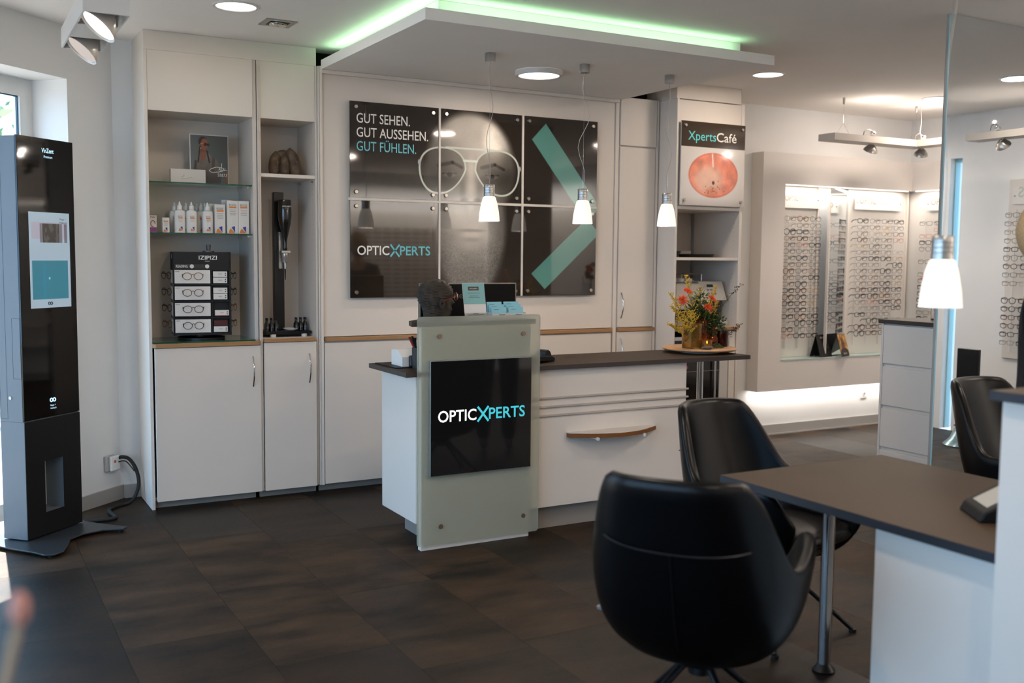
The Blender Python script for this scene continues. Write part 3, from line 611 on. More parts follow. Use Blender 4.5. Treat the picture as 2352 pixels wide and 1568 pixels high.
M_bottle = mat('bottle_white', 'dad6d1', .35)
def bottle(x0, x1, y, lab):
    cx = (x0+x1)/2; w = (x1-x0)/2; t = thing('lens_solution_bottle', lab, 'bottle', (cx, y, zS), 0, 'contact lens solution bottles')
    MB().lathe([(0, 0), (w, 0), (w, .118), (w*.9, .130), (w*.45, .137), (w*.42, .139), (0, .139)], (cx, y, zS), 24, sy=.62).build('body', M_bottle, t, smooth=True)
    MB().lathe([(0, .139), (w*.48, .139), (w*.46, .160), (w*.25, .165), (w*.14, .182), (0, .186)], (cx, y, zS), 20).build('cap', mat('cap_white', 'e2dfdb', .4), t, smooth=True)
    yy = y - w*.62 - .0008; label(cx-w*.62, cx+w*.62, zS+.108, yy, t, .009, 2); fan(cx-w*.35, zS+.012, yy, w*.72, t)
Y1 = 6.30
sB = 'white contact lens solution bottle with orange stripe, '
bottle(1.205, 1.268, Y1, sB+'leftmost in the front row'); bottle(1.274, 1.337, Y1, sB+'second from left in the front row'); bottle(1.368, 1.432, Y1, sB+'nearest the boxes in the front row')
for i, x in enumerate((1.193, 1.262, 1.350, 1.376)): bottle(x, x+.06, 6.385 + .01*(i % 2), sB+('behind the leftmost one', 'behind the second one', 'half hidden at left of the third one', 'directly behind the third one')[i])
bottle(1.338, 1.398, 6.45, sB+'rearmost, seen only by its cap')
def carton(name, x0, x1, y, h, lab, grp, dep=.05, deco=True):
    t = thing(name, lab, 'box', ((x0+x1)/2, y+dep/2, zS), 0, grp); bx('carton', (x0, y, zS), (x1, y+dep, zS+h), M_paper, t, .001)
    if deco: label(x0, x1, zS+h-.012, y-.0008, t, .0125 if x1-x0 > .05 else .006, 4); fan(x0+(x1-x0)*.12, zS+.004, y-.0008, (x1-x0)*.58, t)
    return t
g_ = 'cartons of lens care on the glass shelf'
carton('solution_carton', 1.440, 1.503, 6.285, .176, 'shorter white lens care carton with orange and blue wedges, left of the two tall ones', g_)
carton('solution_carton', 1.512, 1.578, 6.275, .200, 'tall white lens care carton, left one of the tall front pair', g_)
carton('solution_carton', 1.580, 1.645, 6.275, .200, 'tall white lens care carton at the right end of the glass shelf', g_)
carton('solution_carton', 1.500, 1.56, 6.36, .208, 'white carton standing behind the left tall lens care carton', g_, deco=False)
carton('solution_carton', 1.425, 1.478, 6.37, .182, 'white carton standing behind the shorter lens care carton', g_, deco=False)
carton('eye_drop_carton', 1.135, 1.175, 6.29, .088, 'tiny white carton standing alone left of the bottles', g_)
t = carton('purple_carton', 1.062, 1.104, 6.30, .10, 'small white and purple carton at the left edge of the glass shelf', g_, deco=False)
text('YAL', (1.066, 6.2992, zS+.084), .011, M_ink, t, width=.034); MB().box((1.0625, 6.2993, zS+.002), (1.1035, 6.2998, zS+.03)).build('purple_print', mat('print_purple', '8a4a86', .5), t)
MB().tube([(1.083+.013*math.cos(a*.6), 6.2985, zS+.052+.018*math.sin(a*.6)) for a in range(9)], .002, 6).build('purple_print', mat('print_purple', '8a4a86', .5), t)

# top shelf: portrait card and white box
zT = 1.9385
def portrait(U, V):
    X = U; Z = V*1.32; c = np.stack([.30+.10*(1-V)-.12*U, .33+.10*(1-V)-.13*U, .33+.10*(1-V)-.13*U], -1)
    n = vnoise(X, Z, 14, 8)
    coat = np.array([.40, .36, .33]); body = np.maximum(np.maximum(ell(X, Z, .36, .48, .27, .40, .06), ell(X, Z, .52, .25, .30, .50, .08)), ell(X, Z, .3, .2, .28, .5, .06))
    c = c*(1-body[..., None]) + (coat*(.62+.45*Z[..., None]+.12*n[..., None]))*body[..., None]
    c = over(c, body*seg(X, Z, (.13, .62), (.12, .30), .03)*.7, (.12, .09, .08)); c = over(c, body*sm(.45, .1, Z)*.55, (.15, .11, .1))
    c = over(c, body*seg(X, Z, (.62, .75), (.60, .4), .04)*.55, (.15, .1, .08)); c = over(c, sm(.9, .98, X)*sm(.38, .30, Z), (.45, .27, .12))
    sk = (.50, .27, .18); c = over(c, seg(X, Z, (.33, .95), (.33, .80), .07), (.42, .22, .14)); c = over(c, ell(X, Z, .335, .76, .06, .12, .1), sk)
    c = over(c, ell(X, Z, .33, 1.145, .115, .14, .05), (.07, .05, .04)); c = over(c, ell(X, Z, .375, 1.08, .095, .155, .05), sk); c = over(c, ell(X, Z, .26, 1.05, .02, .035, .1), sk)
    c = over(c, ell(X, Z, .40, 1.08, .055, .042, .05), (.03, .02, .02)); c = over(c, ell(X, Z, .475, 1.07, .035, .04, .05), (.03, .02, .02)); c = over(c, seg(X, Z, (.27, 1.1), (.36, 1.09), .008), (.7, .5, .2))
    c = over(c, ell(X, Z, .425, .975, .025, .008, .2), (.35, .1, .08)); c = over(c, seg(X, Z, (.255, 1.02), (.20, .60), .018), (.05, .04, .04)); c = over(c, seg(X, Z, (.44, .90), (.50, .60), .02), (.05, .04, .04)); c = over(c, ell(X, Z, .28, .97, .01, .02, .3), (.8, .7, .5))
    return c
pc = thing('portrait_card', 'advertising card with portrait of a woman with braids and sunglasses', 'picture card', (1.437, 6.40, zT)); pc['label'] = 'advertising card showing a person with braids and sunglasses on the top glass shelf'
bx('card', (1.322, 6.40, zT), (1.552, 6.404, zT+.305), M_paper, pc, 0)
printed('picture', (1.326, 6.3992, zT+.004), (.224, 0, 0), (0, 0, .296), 110, 150, portrait, vcmat('matt_print', .45), pc)
MB().tube([(1.513, 6.398, zT+.135), (1.512, 6.398, zT+.108), (1.48, 6.398, zT+.112), (1.447, 6.398, zT+.10), (1.435, 6.398, zT+.088), (1.452, 6.398, zT+.078), (1.49, 6.398, zT+.082), (1.52, 6.398, zT+.09)], .0018, 6).build('signature', M_ltxt, pc)
text('AZAL', (1.492, 6.398, zT+.092), .017, M_ltxt, pc, width=.045, shear=.2); text('S.0.8.7.3', (1.487, 6.398, zT+.055), .019, M_ltxt, pc, width=.055, shear=.1)
MB().tube([(1.52, 6.398, zT+.092), (1.545, 6.398, zT+.094)], .0012, 5).build('signature', M_ltxt, pc)
wb = thing('presentation_box', 'flat white box standing upright in front of the portrait card', 'box', (1.30, 6.37, zT))
bx('carton', (1.199, 6.355, zT), (1.405, 6.395, zT+.088), mat('cream_box', 'cfc8bf', .6), wb)
MB().tube([(1.277, 6.354, zT+.058), (1.277, 6.354, zT+.043), (1.262, 6.354, zT+.043), (1.262, 6.354, zT+.03), (1.29, 6.354, zT+.031), (1.30, 6.354, zT+.036), (1.325, 6.354, zT+.039)], .0009, 5).build('gold_script', mat('gold_ink', 'b89a6a', .5), wb)

# ------------------------------------------------------------------ reading glasses display tower
def glasses_mesh(kind, w=.135, temples=True, r=.0016, tl=.11):
    """front and both temples in one mesh; front in xz plane facing -y"""
    mb = MB(); rx = w*.205; rz = {0: .021, 1: .0185, 2: .017, 3: .023}[kind]; ex = {0: 2.0, 1: 3.4, 2: 5, 3: 2.4}[kind]; n = 16
    for s in (-1, 1):
        cx = s*w*.265; pts = []
        for i in range(n):
            a = 2*PI*i/n; ca, sa = math.cos(a), math.sin(a); x = cx + rx*math.copysign(abs(ca)**(2/ex), ca); z = rz*math.copysign(abs(sa)**(2/ex), sa)
            if kind == 3 and sa < 0: z *= 1.12
            pts.append((x, .06*(x/w)**2*w, z))
        mb.tube(pts, r, 5, closed=True)
        if temples:
            hx = s*w*.49; mb.tube([(s*w*.465, .004, rz*.55), (hx, .006, rz*.6), (hx*.99, tl*.7, rz*.5), (hx*.95, tl, -rz*.4)], r*1.05, 5)
    mb.tube([(-w*.065, 0, rz*.35), (0, -.002, rz*.6), (w*.065, 0, rz*.35)], r, 5)
    b = mb.b; bmesh.ops.recalc_face_normals(b, faces=b.faces); me = bpy.data.meshes.new('eyeglasses'); b.to_mesh(me); b.free()
    for p in me.polygons: p.use_smooth = True
    return me
FR = [('dark', '1d1a19'), ('brown', '5a3420'), ('grey', '6a6766'), ('tortoise', '7a4a22'), ('copper', 'c46a4a'), ('clear', 'b8b0a8'), ('navy', '1f2638'), ('gold', 'a98a5a'), ('red', '9a3a2c')]
FM = {k: mat('frame_'+k, v, .3) for k, v in FR}
_gm = {}
def gmesh(kind, colr, r=.0016, w=.135):
    key = (kind, colr, r, w)
    if key not in _gm:
        base = (kind, r, w)
        if base not in _gm: _gm[base] = glasses_mesh(kind, w, r=r)
        me = _gm[base].copy(); me.materials.append(FM[colr]); _gm[key] = me
    return _gm[key]
def glasses(loc, rz, kind, colr, lab, grp, r=.0016, w=.135, rx=0):
    o = bpy.data.objects.new('eyeglasses', gmesh(kind, colr, r, w)); COL.objects.link(o); o.location = loc; o.rotation_euler = (rx, 0, rz); tag(o, lab, 'eyeglasses', grp); return o

TWR = Vector((1.368, 6.375, .9995)); TA = math.radians(-8)
tower = thing('eyewear_display_tower', 'black rotating counter display tower of reading glasses and white boxes', 'display stand', TWR, TA)
Tm = Matrix.Translation(TWR) @ Matrix.Rotation(TA, 4, 'Z')
def L(x, y, z): return tuple(Tm @ Vector((x, y, z)))
def lbx(n, a, c, m, par=tower, bev=.001, **k): return MB().box(a, c, bev).build(n, m, par, local=True, **k)
M_tb = mat('tower_black', '0d0b0b', .45)
HW, HD = .168, .135
MB().lathe([(0, 0), (.14, 0), (.14, .012), (.05, .016), (.05, .035), (0, .035)], seg=32).build('turntable', M_tb, tower, local=True, smooth=True)
MB().box((-HW+.01, -HD+.03, .03), (HW-.01, HD, .525)).box((-HW, -HD+.002, .42), (HW, HD, .53)).box((-HW, -HD+.002, .03), (-HW+.006, HD, .53)).box((HW-.012, -HD+.002, .03), (HW, HD, .53)).box((.052, -HD+.002, .03), (.058, -HD+.03, .42)).box((-HW, -HD+.002, .03), (HW, -HD+.03, .045)).build('body', M_tb, tower, local=True)
for z in (.135, .235, .335): lbx('shelf_board', (-HW+.004, -HD+.004, z-.005), (HW-.012, -HD+.04, z+.004), M_tb)
MB().cyl((.05, 0, .53), (.05, 0, .538), .035).cyl((.05, 0, .538), (.05, 0, .575), .011, .015).build('lock_knob', mat('knob_metal', '77716c', .4, .7), tower, local=True, smooth=True)
text('IZIPIZI', (-.018, -HD-.0, .485), .024, M_ltxt, tower, width=.105, bold=.012, local=True); text('PARIS', (.018, -HD-.0, .472), .006, M_ltxt, tower, width=.026, local=True)
lbx('round_band', (-HW+.012, -HD-.0005, .430), (.046, -HD+.002, .458), mat('tower_brown', '38302b', .5))
text('READING', (-HW+.02, -HD-.0012, .436), .017, M_ltxt, tower, width=.066, bold=0, local=True)
for x in (-.058, .03): MB().lathe([(0, 0), (.012, 0), (.012, .001), (0, .001)], seg=20, m=Matrix.Translation((x, -HD-.0005, .444)) @ Matrix.Rotation(PI/2, 4, 'X')).build('round_badge', M_paper, tower, local=True)
cols = ('tortoise', 'brown', 'dark', 'dark'); rows = ('top', 'second', 'third', 'bottom')
M_red = mat('red_edge', 'c0402e', .5)
def small_box(x0, x1, z0, y, par_lab, m=M_paper, dep=.03, edge=False, h=.034):
    c = Tm @ Vector(((x0+x1)/2, y+dep/2, z0)); t = thing('glasses_box', par_lab, 'box', c, TA, 'small boxes in the display tower'); w = (x1-x0)/2
    MB().box((-w, -dep/2, 0), (w, dep/2, h), .0008).build('carton', m, t, local=True)
    if m is M_paper:
        if w > .03: text('IZIPIZI', (-.01, -dep/2-.0005, .016), .0055, M_ink, t, width=.02, local=True)
        else: text('I', (-.002, -dep/2-.0005, .014), .008, M_ink, t, local=True)
        mbb = MB()
        for zz in (.011, .023): mbb.lathe([(0, 0), (.0036, 0), (.0036, .0004), (0, .0004)], seg=10, m=Matrix.Translation((w*.75, -dep/2-.0003, zz)) @ Matrix.Rotation(PI/2, 4, 'X'))
        mbb.build('printed_dot', M_ink, t, local=True)
    if edge: MB().box((-w, -dep/2-.0003, 0), (w, -dep/2, .003)).build('red_stripe', M_red, t, local=True)
for i in range(4):
    z0 = .342 - i*.0985
    b = lbx('white_plate', (-HW+.010, -HD-.001, z0), (.047, -HD+.002, z0+.080), M_paper); text('IZIPIZI', (-HW+.014, -HD-.0018, z0+.068), .006, M_ink, b, width=.024, local=True)
    p = Tm @ Vector((-.055, -HD-.022, z0+.043)); glasses(p, TA, 0, cols[i], f'round {cols[i]} reading glasses on the white plate, {rows[i]} row of the display tower', 'reading glasses on the display tower', r=.0019, w=.122).scale = (1, .16, 1)
    lbx('white_plate', (-HW-.0015, -HD+.04, z0), (-HW+.001, HD-.01, z0+.078), M_paper)
    for s, sx in ((-1, -HW-.03), (1, HW+.028)):
        p = Tm @ Vector((sx, .02, z0+.045)); o = glasses(p, TA + s*PI/2*.72, 0, ('brown', 'dark', 'dark', 'tortoise')[(i+(s > 0)) % 4], f'reading glasses on the {"left" if s < 0 else "right"} side of the display tower, {rows[i]} row', 'reading glasses on the display tower', r=.0026, w=.125); o.scale = (1, .4, 1)
    for j, (zz, ed) in enumerate(((z0+.038, i in (2,)), (z0+.001, i != 1))):
        if i == 2 and j == 0: continue
        small_box(.064 + (.008 if i == 2 else 0), .146 + (.008 if i == 2 else 0), zz, -HD+.006, f'{"dark red" if (i, j) == (3, 0) else "small white"} glasses box, {("upper", "lower")[j]} one in the {rows[i]} compartment at right', mat('box_maroon', '4a1f1c', .5) if (i, j) == (3, 0) else M_paper, edge=(i == 2))
lbx('side_badge', (-HW-.001, -HD+.07, .49), (-HW+.001, -HD+.10, .515), M_paper)

# ------------------------------------------------------------------ stone head carving on shelf
zc = 2.0125; M_stone = mat('carved_soapstone', '5b4a3b', .55, noise=.35, scale=22, bump=.6)
def carve(name, x, y, w, d, h, tiltx, parent, face=True):
    mb = MB(); n = 22; segs = 26; b = mb.b; rings = []
    for i in range(n+1):
        v = i/n; rr_ = (math.sin(PI*min(1, (v*.86+.14)))**.42) * (1 if v < .7 else math.sqrt(max(0.0, 1-((v-.7)/.3)**2.2))); ring = []
        for k in range(segs):
            a = 2*PI*k/segs; px = math.cos(a)*w/2*rr_; py = math.sin(a)*d/2*rr_
            f = max(0, -math.sin(a)); u = math.cos(a)
            if face:
                py -= .012*f**6*math.exp(-((v-.48)/.14)**2)*math.exp(-(u/.25)**2)*2  # nose
                py += .008*math.exp(-((v-.62)/.045)**2)*(math.exp(-((u-.38)/.18)**2)+math.exp(-((u+.38)/.18)**2))  # eyes
                py -= .006*math.exp(-((v-.28)/.03)**2)*math.exp(-(u/.25)**2)*f - .005*math.exp(-((v-.24)/.018)**2)*math.exp(-(u/.3)**2)*f  # lips
                py -= .006*math.exp(-((v-.12)/.05)**2)*math.exp(-(u/.3)**2)*f
            ring.append(b.verts.new((x + px + tiltx*v*h, y + py, zc + v*h)))
        rings.append(ring)
    for i in range(n):
        for k in range(segs): b.faces.new((rings[i][k], rings[i][(k+1) % segs], rings[i+1][(k+1) % segs], rings[i+1][k]))
    b.faces.new(rings[0][::-1]); b.faces.new(rings[-1]); return mb.build(name, M_stone, parent, smooth=True)
sc_ = thing('stone_sculpture', 'brown carved stone sculpture of three leaning faces on the narrow cabinet shelf', 'sculpture', (1.9, 6.35, zc))
carve('face', 1.828, 6.36, .078, .085, .155, .08, sc_); carve('face', 1.888, 6.335, .062, .085, .14, .0, sc_); carve('face', 1.962, 6.35, .096, .11, .178, -.20, sc_)
MB().blob((1.89, 6.37, zc+.12), .05, 2, (1.2, .6, .9)).build('shared_back', M_stone, sc_, smooth=True)

# ------------------------------------------------------------------ bottle dispenser
zd = 1.0005; ds = thing('bottle_dispenser', 'tall black dispenser stand holding an upside down black bottle', 'dispenser', (1.90, 6.38, zd))
bx('base_plate', (1.74, 6.27, zd+.018), (2.035, 6.50, zd+.036), M_black, ds); bx('lower_plate', (1.79, 6.30, zd+.006), (1.99, 6.48, zd+.018), M_black, ds)
for x, y in ((1.79, 6.285), (1.99, 6.285), (1.79, 6.48), (1.99, 6.48)): MB().cyl((x, y, zd), (x, y, zd+.0185), .018, seg=20).build('foot', mat('foot_white', 'cfcac4', .5), ds, smooth=True)
MB().box((1.832, 6.395, zd+.036), (1.898, 6.435, 1.912), .003).build('column', M_black, ds)
bc = (1.886, 6.335)
MB().lathe([(0, .0), (.038, 0), (.041, -.004), (.0425, -.06), (.0435, -.10), (.037, -.15), (.024, -.205), (.0145, -.25), (.0125, -.275), (.0125, -.30), (.0145, -.302), (.0145, -.312), (.01, -.32), (0, -.32)], (*bc, 1.862), 32).build('bottle', mat('bottle_black', '100d0b', .18, coat=.6), ds, smooth=True)
text('OPTICXPERTS', (bc[0], bc[1]-.0445, 1.815), .009, M_ltxt, ds, width=.058, align='CENTER')
MB().box((bc[0]-.028, bc[1]-.02, 1.528), (bc[0]+.03, bc[1]+.06, 1.544), .002).box((bc[0]-.03, bc[1]+.03, 1.43), (bc[0]-.008, bc[1]+.06, 1.66)).build('bracket', M_alu, ds)
MB().lathe([(0, 0), (.022, 0), (.024, -.012), (.019, -.03), (.016, -.06), (.009, -.062), (.009, -.10), (0, -.10)], (*bc, 1.528), 24).build('optic_measure', mat('clear_measure', 'b0aba6', .15, .6), ds, smooth=True)
MB().cyl((*bc, 1.43), (*bc, 1.36), .005, .003).build('spout', M_black, ds)
sa = MB().lathe([(0, .0), (.022, 0), (.046, .014), (.048, .017), (.02, .004), (0, .004)], (1.91, 6.31, zd+.0365), 32).build('saucer', mat('porcelain', 'd5d0ca', .2), smooth=True); tag(sa, 'small white saucer on the black dispenser base under the spout', 'saucer')
mbm = MB().lathe([(0, 0), (.0135, 0), (.0135, .04), (.009, .05), (.0055, .056), (.0055, .068), (0, .068)], seg=14); mb0 = mbm.build('mini_bottle', mat('mini_bottle_black', '0c0b0c', .15, coat=.5), smooth=True)
cap0 = MB().lathe([(0, .068), (.006, .068), (.006, .082), (0, .082)], seg=12).build('cap', M_plastic, mb0, local=True, smooth=True)
text('OPTIC', (0, -.0142, .022), .005, mat('mini_print', '8a8886', .5), mb0, width=.016, align='CENTER', local=True)
mkids = [c for c in mb0.children]
first = True
def mini(x, y, lab, grp):
    global first
    if first: o = mb0; first = False
    else:
        o = mb0.copy(); COL.objects.link(o)
        for c in mkids: k = c.copy(); COL.objects.link(k); k.parent = o
    o.location = (x, y, zd+.0365); tag(o, lab, 'bottle', grp)
ords = ('leftmost', 'second from left', 'third from left', 'fourth from left')
for r_i, yy in enumerate((6.30, 6.335)):
    for i in range(3): mini(1.757+.029*i+.004*r_i, yy, f'black mini bottle left of the dispenser column, {("front", "back")[r_i]} row, {("leftmost", "middle", "rightmost")[i]}', 'mini bottles left of the column')
    for i in range(3): mini(1.955+.029*i+.004*r_i, yy+.03, f'black mini bottle right of the dispenser column, {("front", "back")[r_i]} row, {("leftmost", "middle", "rightmost")[i]}', 'mini bottles right of the column')

# ================================================================== COUNTER
ct = thing('reception_counter', 'white reception counter with dark worktop and three raised horizontal rails', 'counter', (3.0, 4.95, 0))
bx('body', (2.085, 4.74, .135), (3.84, 5.20, .904), M_lam, ct); bx('plinth', (2.20, 4.80, 0), (3.80, 5.15, .134), M_plinth, ct)
bx('worktop', (2.015, 4.70, .905), (4.30, 5.215, .930), M_top, ct, .002)
MB().box((2.0145, 4.6990, .9052), (4.3005, 4.6998, .9298)).box((2.0142, 4.70, .9052), (2.0148, 5.214, .9298)).box((4.3002, 4.70, .9052), (4.3008, 5.214, .9298)).build('edge_band', M_topedge, ct)
for z in (.745, .697, .648): bx('rail', (2.78, 4.728, z-.006), (3.852, 4.74, z+.006), mat('rail_beige', 'b3a79b', .5), ct, .003)
MB().cyl((4.10, 4.93, 0), (4.10, 4.93, .904), .02, seg=24).build('support_leg', M_chrome, ct, smooth=True)
col_ = thing('screen_column', 'white column with frosted glass front and raised dark shelf board', 'column', (2.42, 4.78, 0))
bx('panel', (2.098, 4.70, 0), (2.738, 4.739, 1.16), M_lam, col_); bx('support_box', (2.19, 4.7395, .931), (2.70, 4.86, 1.16), M_lam, col_, 0)
MB().prism([(2.045, 4.702), (2.770, 4.702), (2.770, 4.985), (2.25, 4.985), (2.068, 4.79)], 1.161, 1.186).build('shelf_board', M_topedge, col_, bevel=.002)
mb = MB(); R0 = .018; P = []
for cx, cz, a0 in ((2.785-R0, 1.212-R0, 0), (2.068+R0, 1.212-R0, PI/2), (2.068+R0, .03+R0, PI), (2.785-R0, .03+R0, 1.5*PI)):
    for i in range(5): a = a0+i*PI/8; P.append((cx+R0*math.cos(a), -(cz+R0*math.sin(a))))
mb.prism(P, 4.677, 4.686, m=Matrix(((1, 0, 0, 0), (0, 0, 1, 0), (0, -1, 0, 0), (0, 0, 0, 1)))).build('frosted_glass', M_frost, col_)
for x, z in ((2.19, 1.111), (2.68, 1.111), (2.199, .124), (2.69, .124)): MB().cyl((x, 4.672, z), (x, 4.6765, z), .012, seg=20).cyl((x, 4.6865, z), (x, 4.6995, z), .008, seg=12).build('standoff_bolt', mat('bolt_bronze', '8f7c6c', .35, .8), col_, smooth=True)
tv = thing('square_screen', 'square black advertising screen mounted on the frosted glass column', 'screen', (2.43, 4.66, .39))
bx('housing', (2.130, 4.660, .392), (2.724, 4.6765, .989), mat('screen_edge', '9ea3a0', .3, .6), tv, .001)
bx('display', (2.134, 4.657, .396), (2.720, 4.6598, .985), mat('screen_black', '070707', .06, coat=.3, emit='0c0c0d', estr=1), tv, 0)
logo((2.172, 4.6562, .672), .51, emis('screen_white', 'ffffff', 1.3), emis('screen_turq', '4fd0e0', 1.0), tv)
# little bag shelf
bs = thing('bag_shelf', 'small curved white bag shelf with brown edge on the counter front', 'shelf', (3.3, 4.70, .53))
n = 16; P = [(3.00+.60*i/n, 4.7385 - .135*math.sin(PI*(.06+.88*i/n))) for i in range(n+1)]; P = [(3.0, 4.7385)] + P + [(3.6, 4.7385)]
MB().prism(P, .543, .546).build('white_surface', M_lam, bs); 
MB().prism(P, .520, .543).build('wooden_body', M_woodd, bs)
for x in (3.14, 3.46): MB().cyl((x, 4.7385, .513), (x, 4.64, .513), .006, seg=12).cyl((x, 4.64, .513), (x, 4.63, .513), .010, seg=12).build('bracket', mat('bracket_white', 'd6d2cc', .3), bs, smooth=True)

# things on the raised board
zb = 1.1865; M_clay = mat('dark_clay', '2f271d', .75, noise=.5, scale=30, bump=.9)
hd = thing('clay_head', 'dark rough clay head sculpture wearing small round glasses', 'sculpture', (2.262, 4.87, zb), 0)
def clay_head(parent, cx, cy, z0, s=1.0):
    b = MB(); n = 30; sg_ = 36; rings = []
    for i in range(n+1):
        v = i/n; h = .215*s; z = z0 + v*h; ring = []
        # profile extents (front +x, back -x) at height v
        fx = np.interp(v, [0, .06, .12, .18, .24, .30, .34, .40, .48, .53, .60, .70, .82, .92, 1], [.050, .060, .080, .078, .088, .080, .090, .108, .094, .078, .090, .088, .074, .048, 0])
        bk = np.interp(v, [0, .15, .3, .45, .6, .75, .88, .96, 1], [.074, .070, .080, .100, .108, .103, .082, .048, 0])
        wy = np.interp(v, [0, .1, .25, .4, .55, .7, .85, .95, 1], [.05, .055, .062, .072, .078, .076, .060, .035, 0])
        for k in range(sg_):
            a = 2*PI*k/sg_; ca, sa = math.cos(a), math.sin(a)
            rx = fx if ca > 0 else bk; x = rx*ca; y = wy*sa
            if ca > 0 and .30 < v < .55: x -= (fx-.072)*(1-math.exp(-(sa/.28)**2))*ca     # keep nose narrow
            if ca > .3: x -= .012*math.exp(-((v-.53)/.04)**2)*math.exp(-((abs(sa)-.42)/.2)**2)
            j = (.0055*math.sin(k*2.9+i*1.7)*math.sin(i*1.3+k*.7) + .003*math.sin(k*5.1+i*3.3)) * (1 if (ca < .2 or v > .68) else .25)
            ring.append(b.b.verts.new((cx + (x+j*ca)*s, cy + (y+j*sa)*s, z)))
        rings.append(ring)
    for i in range(n):
        for k in range(sg_): b.b.faces.new((rings[i][k], rings[i][(k+1) % sg_], rings[i+1][(k+1) % sg_], rings[i+1][k]))
    b.b.faces.new(rings[0][::-1]); bmesh.ops.remove_doubles(b.b, verts=b.b.verts, dist=.0002)
    return b.build('head', M_clay, parent, smooth=True)
clay_head(hd, 2.262, 4.87, zb)
MB().lathe([(.004, 0), (.016, .002), (.018, .01), (.012, .014), (.004, .01)], seg=16, m=Matrix.Translation((2.256, 4.797, zb+.085)) @ Matrix.Rotation(PI/2, 4, 'X') @ Matrix.Scale(1.6, 4, (0, 1, 0))).build('ear', M_clay, hd, smooth=True)
gl = thing('round_spectacles', 'tiny round metal spectacles with red temple on the clay head', 'eyeglasses', (2.345, 4.87, zb+.118))
for dy in (-.034, .034):
    P = [(2.362 - abs(dy)*.25 , 4.862+dy + .021*math.cos(a*PI/8), zb+.120 + .021*math.sin(a*PI/8)) for a in range(16)]; MB().tube(P, .0022, 6, closed=True).build('rim', mat('rose_gold', 'd09a80', .25, .9), gl, smooth=True)
    MB().tube([(2.351, 4.862+dy*1.65, zb+.126), (2.31, 4.866+dy*2.45, zb+.114), (2.255, 4.868+dy*2.5, zb+.10)], .0016, 6).build('temple', mat('temple_red', '8a2418', .4), gl)
MB().tube([(2.356, 4.849, zb+.134), (2.362, 4.862, zb+.137), (2.356, 4.875, zb+.134)], .0022, 6).build('bridge', mat('rose_gold', 'd09a80', .25, .9), gl)
# monitor behind
mo = thing('monitor', 'black computer monitor seen from behind above the counter', 'monitor', (2.585, 5.15, .9305))
bx('panel', (2.285, 5.135, 1.0), (2.888, 5.165, 1.366), mat('monitor_back', '040405', .55, spec=.2), mo, .003); MB().box((2.283, 5.133, 1.362), (2.89, 5.15, 1.368)).box((2.886, 5.133, 1.0), (2.891, 5.15, 1.368)).box((2.282, 5.133, 1.0), (2.2865, 5.15, 1.368)).build('bezel_edge', mat('bezel_silver', '8b8783', .35, .5), mo)
text('te', (2.492, 5.1335, 1.283), .036, mat('logo_grey', '35373a', .4), mo, width=.062, bold=.02, name='lettering')
MB().box((2.54, 5.12, .9305), (2.63, 5.16, 1.1)).box((2.46, 5.04, .9305), (2.71, 5.20, .94)).build('stand', M_plastic, mo)
# brochure stand
def tm(loc, rx=0, rz=0): return Matrix.Translation(loc) @ Matrix.Rotation(rz, 4, 'Z') @ Matrix.Rotation(rx, 4, 'X')
br = thing('brochure_display', 'upright acrylic stand with turquoise and white flyer on the raised board', 'flyer stand', (2.486, 4.85, zb)); m_ = tm((2.486, 4.85, zb), math.radians(-14), math.radians(-4))
MB().box((-.064, 0, 0), (.064, .002, .195), m=m_).build('flyer', M_paper, br, local=True)
br.location = (2.486, 4.85, zb)
for c in br.children: c.data.transform(Matrix.Translation(-Vector((2.486, 4.85, zb))))
ml = Matrix.Rotation(math.radians(-4), 4, 'Z') @ Matrix.Rotation(math.radians(-14), 4, 'X'); M_tq = mat('flyer_turquoise', '7fb0ae', .5); M_brn = mat('flyer_brown', '4a3d38', .5)
MB().box((-.063, -.0006, .078), (.063, -.0001, .193), m=ml).build('turquoise_print', M_tq, br, local=True)
MB().box((-.032, -.0012, .153), (.030, -.0007, .174), m=ml).build('dark_band', M_brn, br, local=True)
rt_ = (PI/2 + math.radians(-14), 0, math.radians(-4))
text('OPTICXPERTS', tuple(ml @ Vector((-.024, -.0015, .160))), .006, M_ltxt, br, rt_, width=.046, local=True)
mb = MB()
for z, w in ((.138, .036), (.121, .026), (.112, .034), (.018, .045), (.026, .016)): mb.box((-w, -.0012, z), (w, -.0007, z+.0022), m=ml)
mb.build('small_print', mat('print_slate', '4f6468', .6), br, local=True, kind='stuff')
MB().box((-.066, -.0035, -.0), (.066, -.002, .03), m=ml).box((-.064, -.01, 0), (.064, .07, .002)).build('acrylic_holder', M_glass, br, local=True)
def cardrack(x, lab):
    t = thing('card_holder', lab, 'card holder', (x, 4.845, zb), math.radians(-3), 'turquoise card holders')
    MB().box((-.049, -.032, 0), (.049, .06, .003)).box((-.05, -.034, 0), (.05, -.031, .026), .002).box((-.05, -.034, 0), (-.047, .06, .03)).box((.047, -.034, 0), (.05, .06, .03)).build('holder', mat('acrylic_white', 'cfcac6', .2), t, local=True)
    bx_ = MB().box((-.012, -.0348, .012), (.026, -.0342, .02)).build('dark_band', M_ink, t, local=True)
    for i, (y, h) in enumerate(((-.022, .062), (.005, .076), (.032, .089))): 
        mm = Matrix.Translation((-.002, y, .004)) @ Matrix.Rotation(math.radians(-12), 4, 'X'); c = MB().box((-.044, 0, 0), (.044, .009, h-.006), m=mm).build('card_stack', mat('card_turquoise', '86bfca', .5), t, local=True)
        MB().box((-.03, -.0006, h-.02), (.0, 0, h-.018), m=mm).build('small_print', mat('print_slate', '4f6468', .6), t, local=True)
    return t
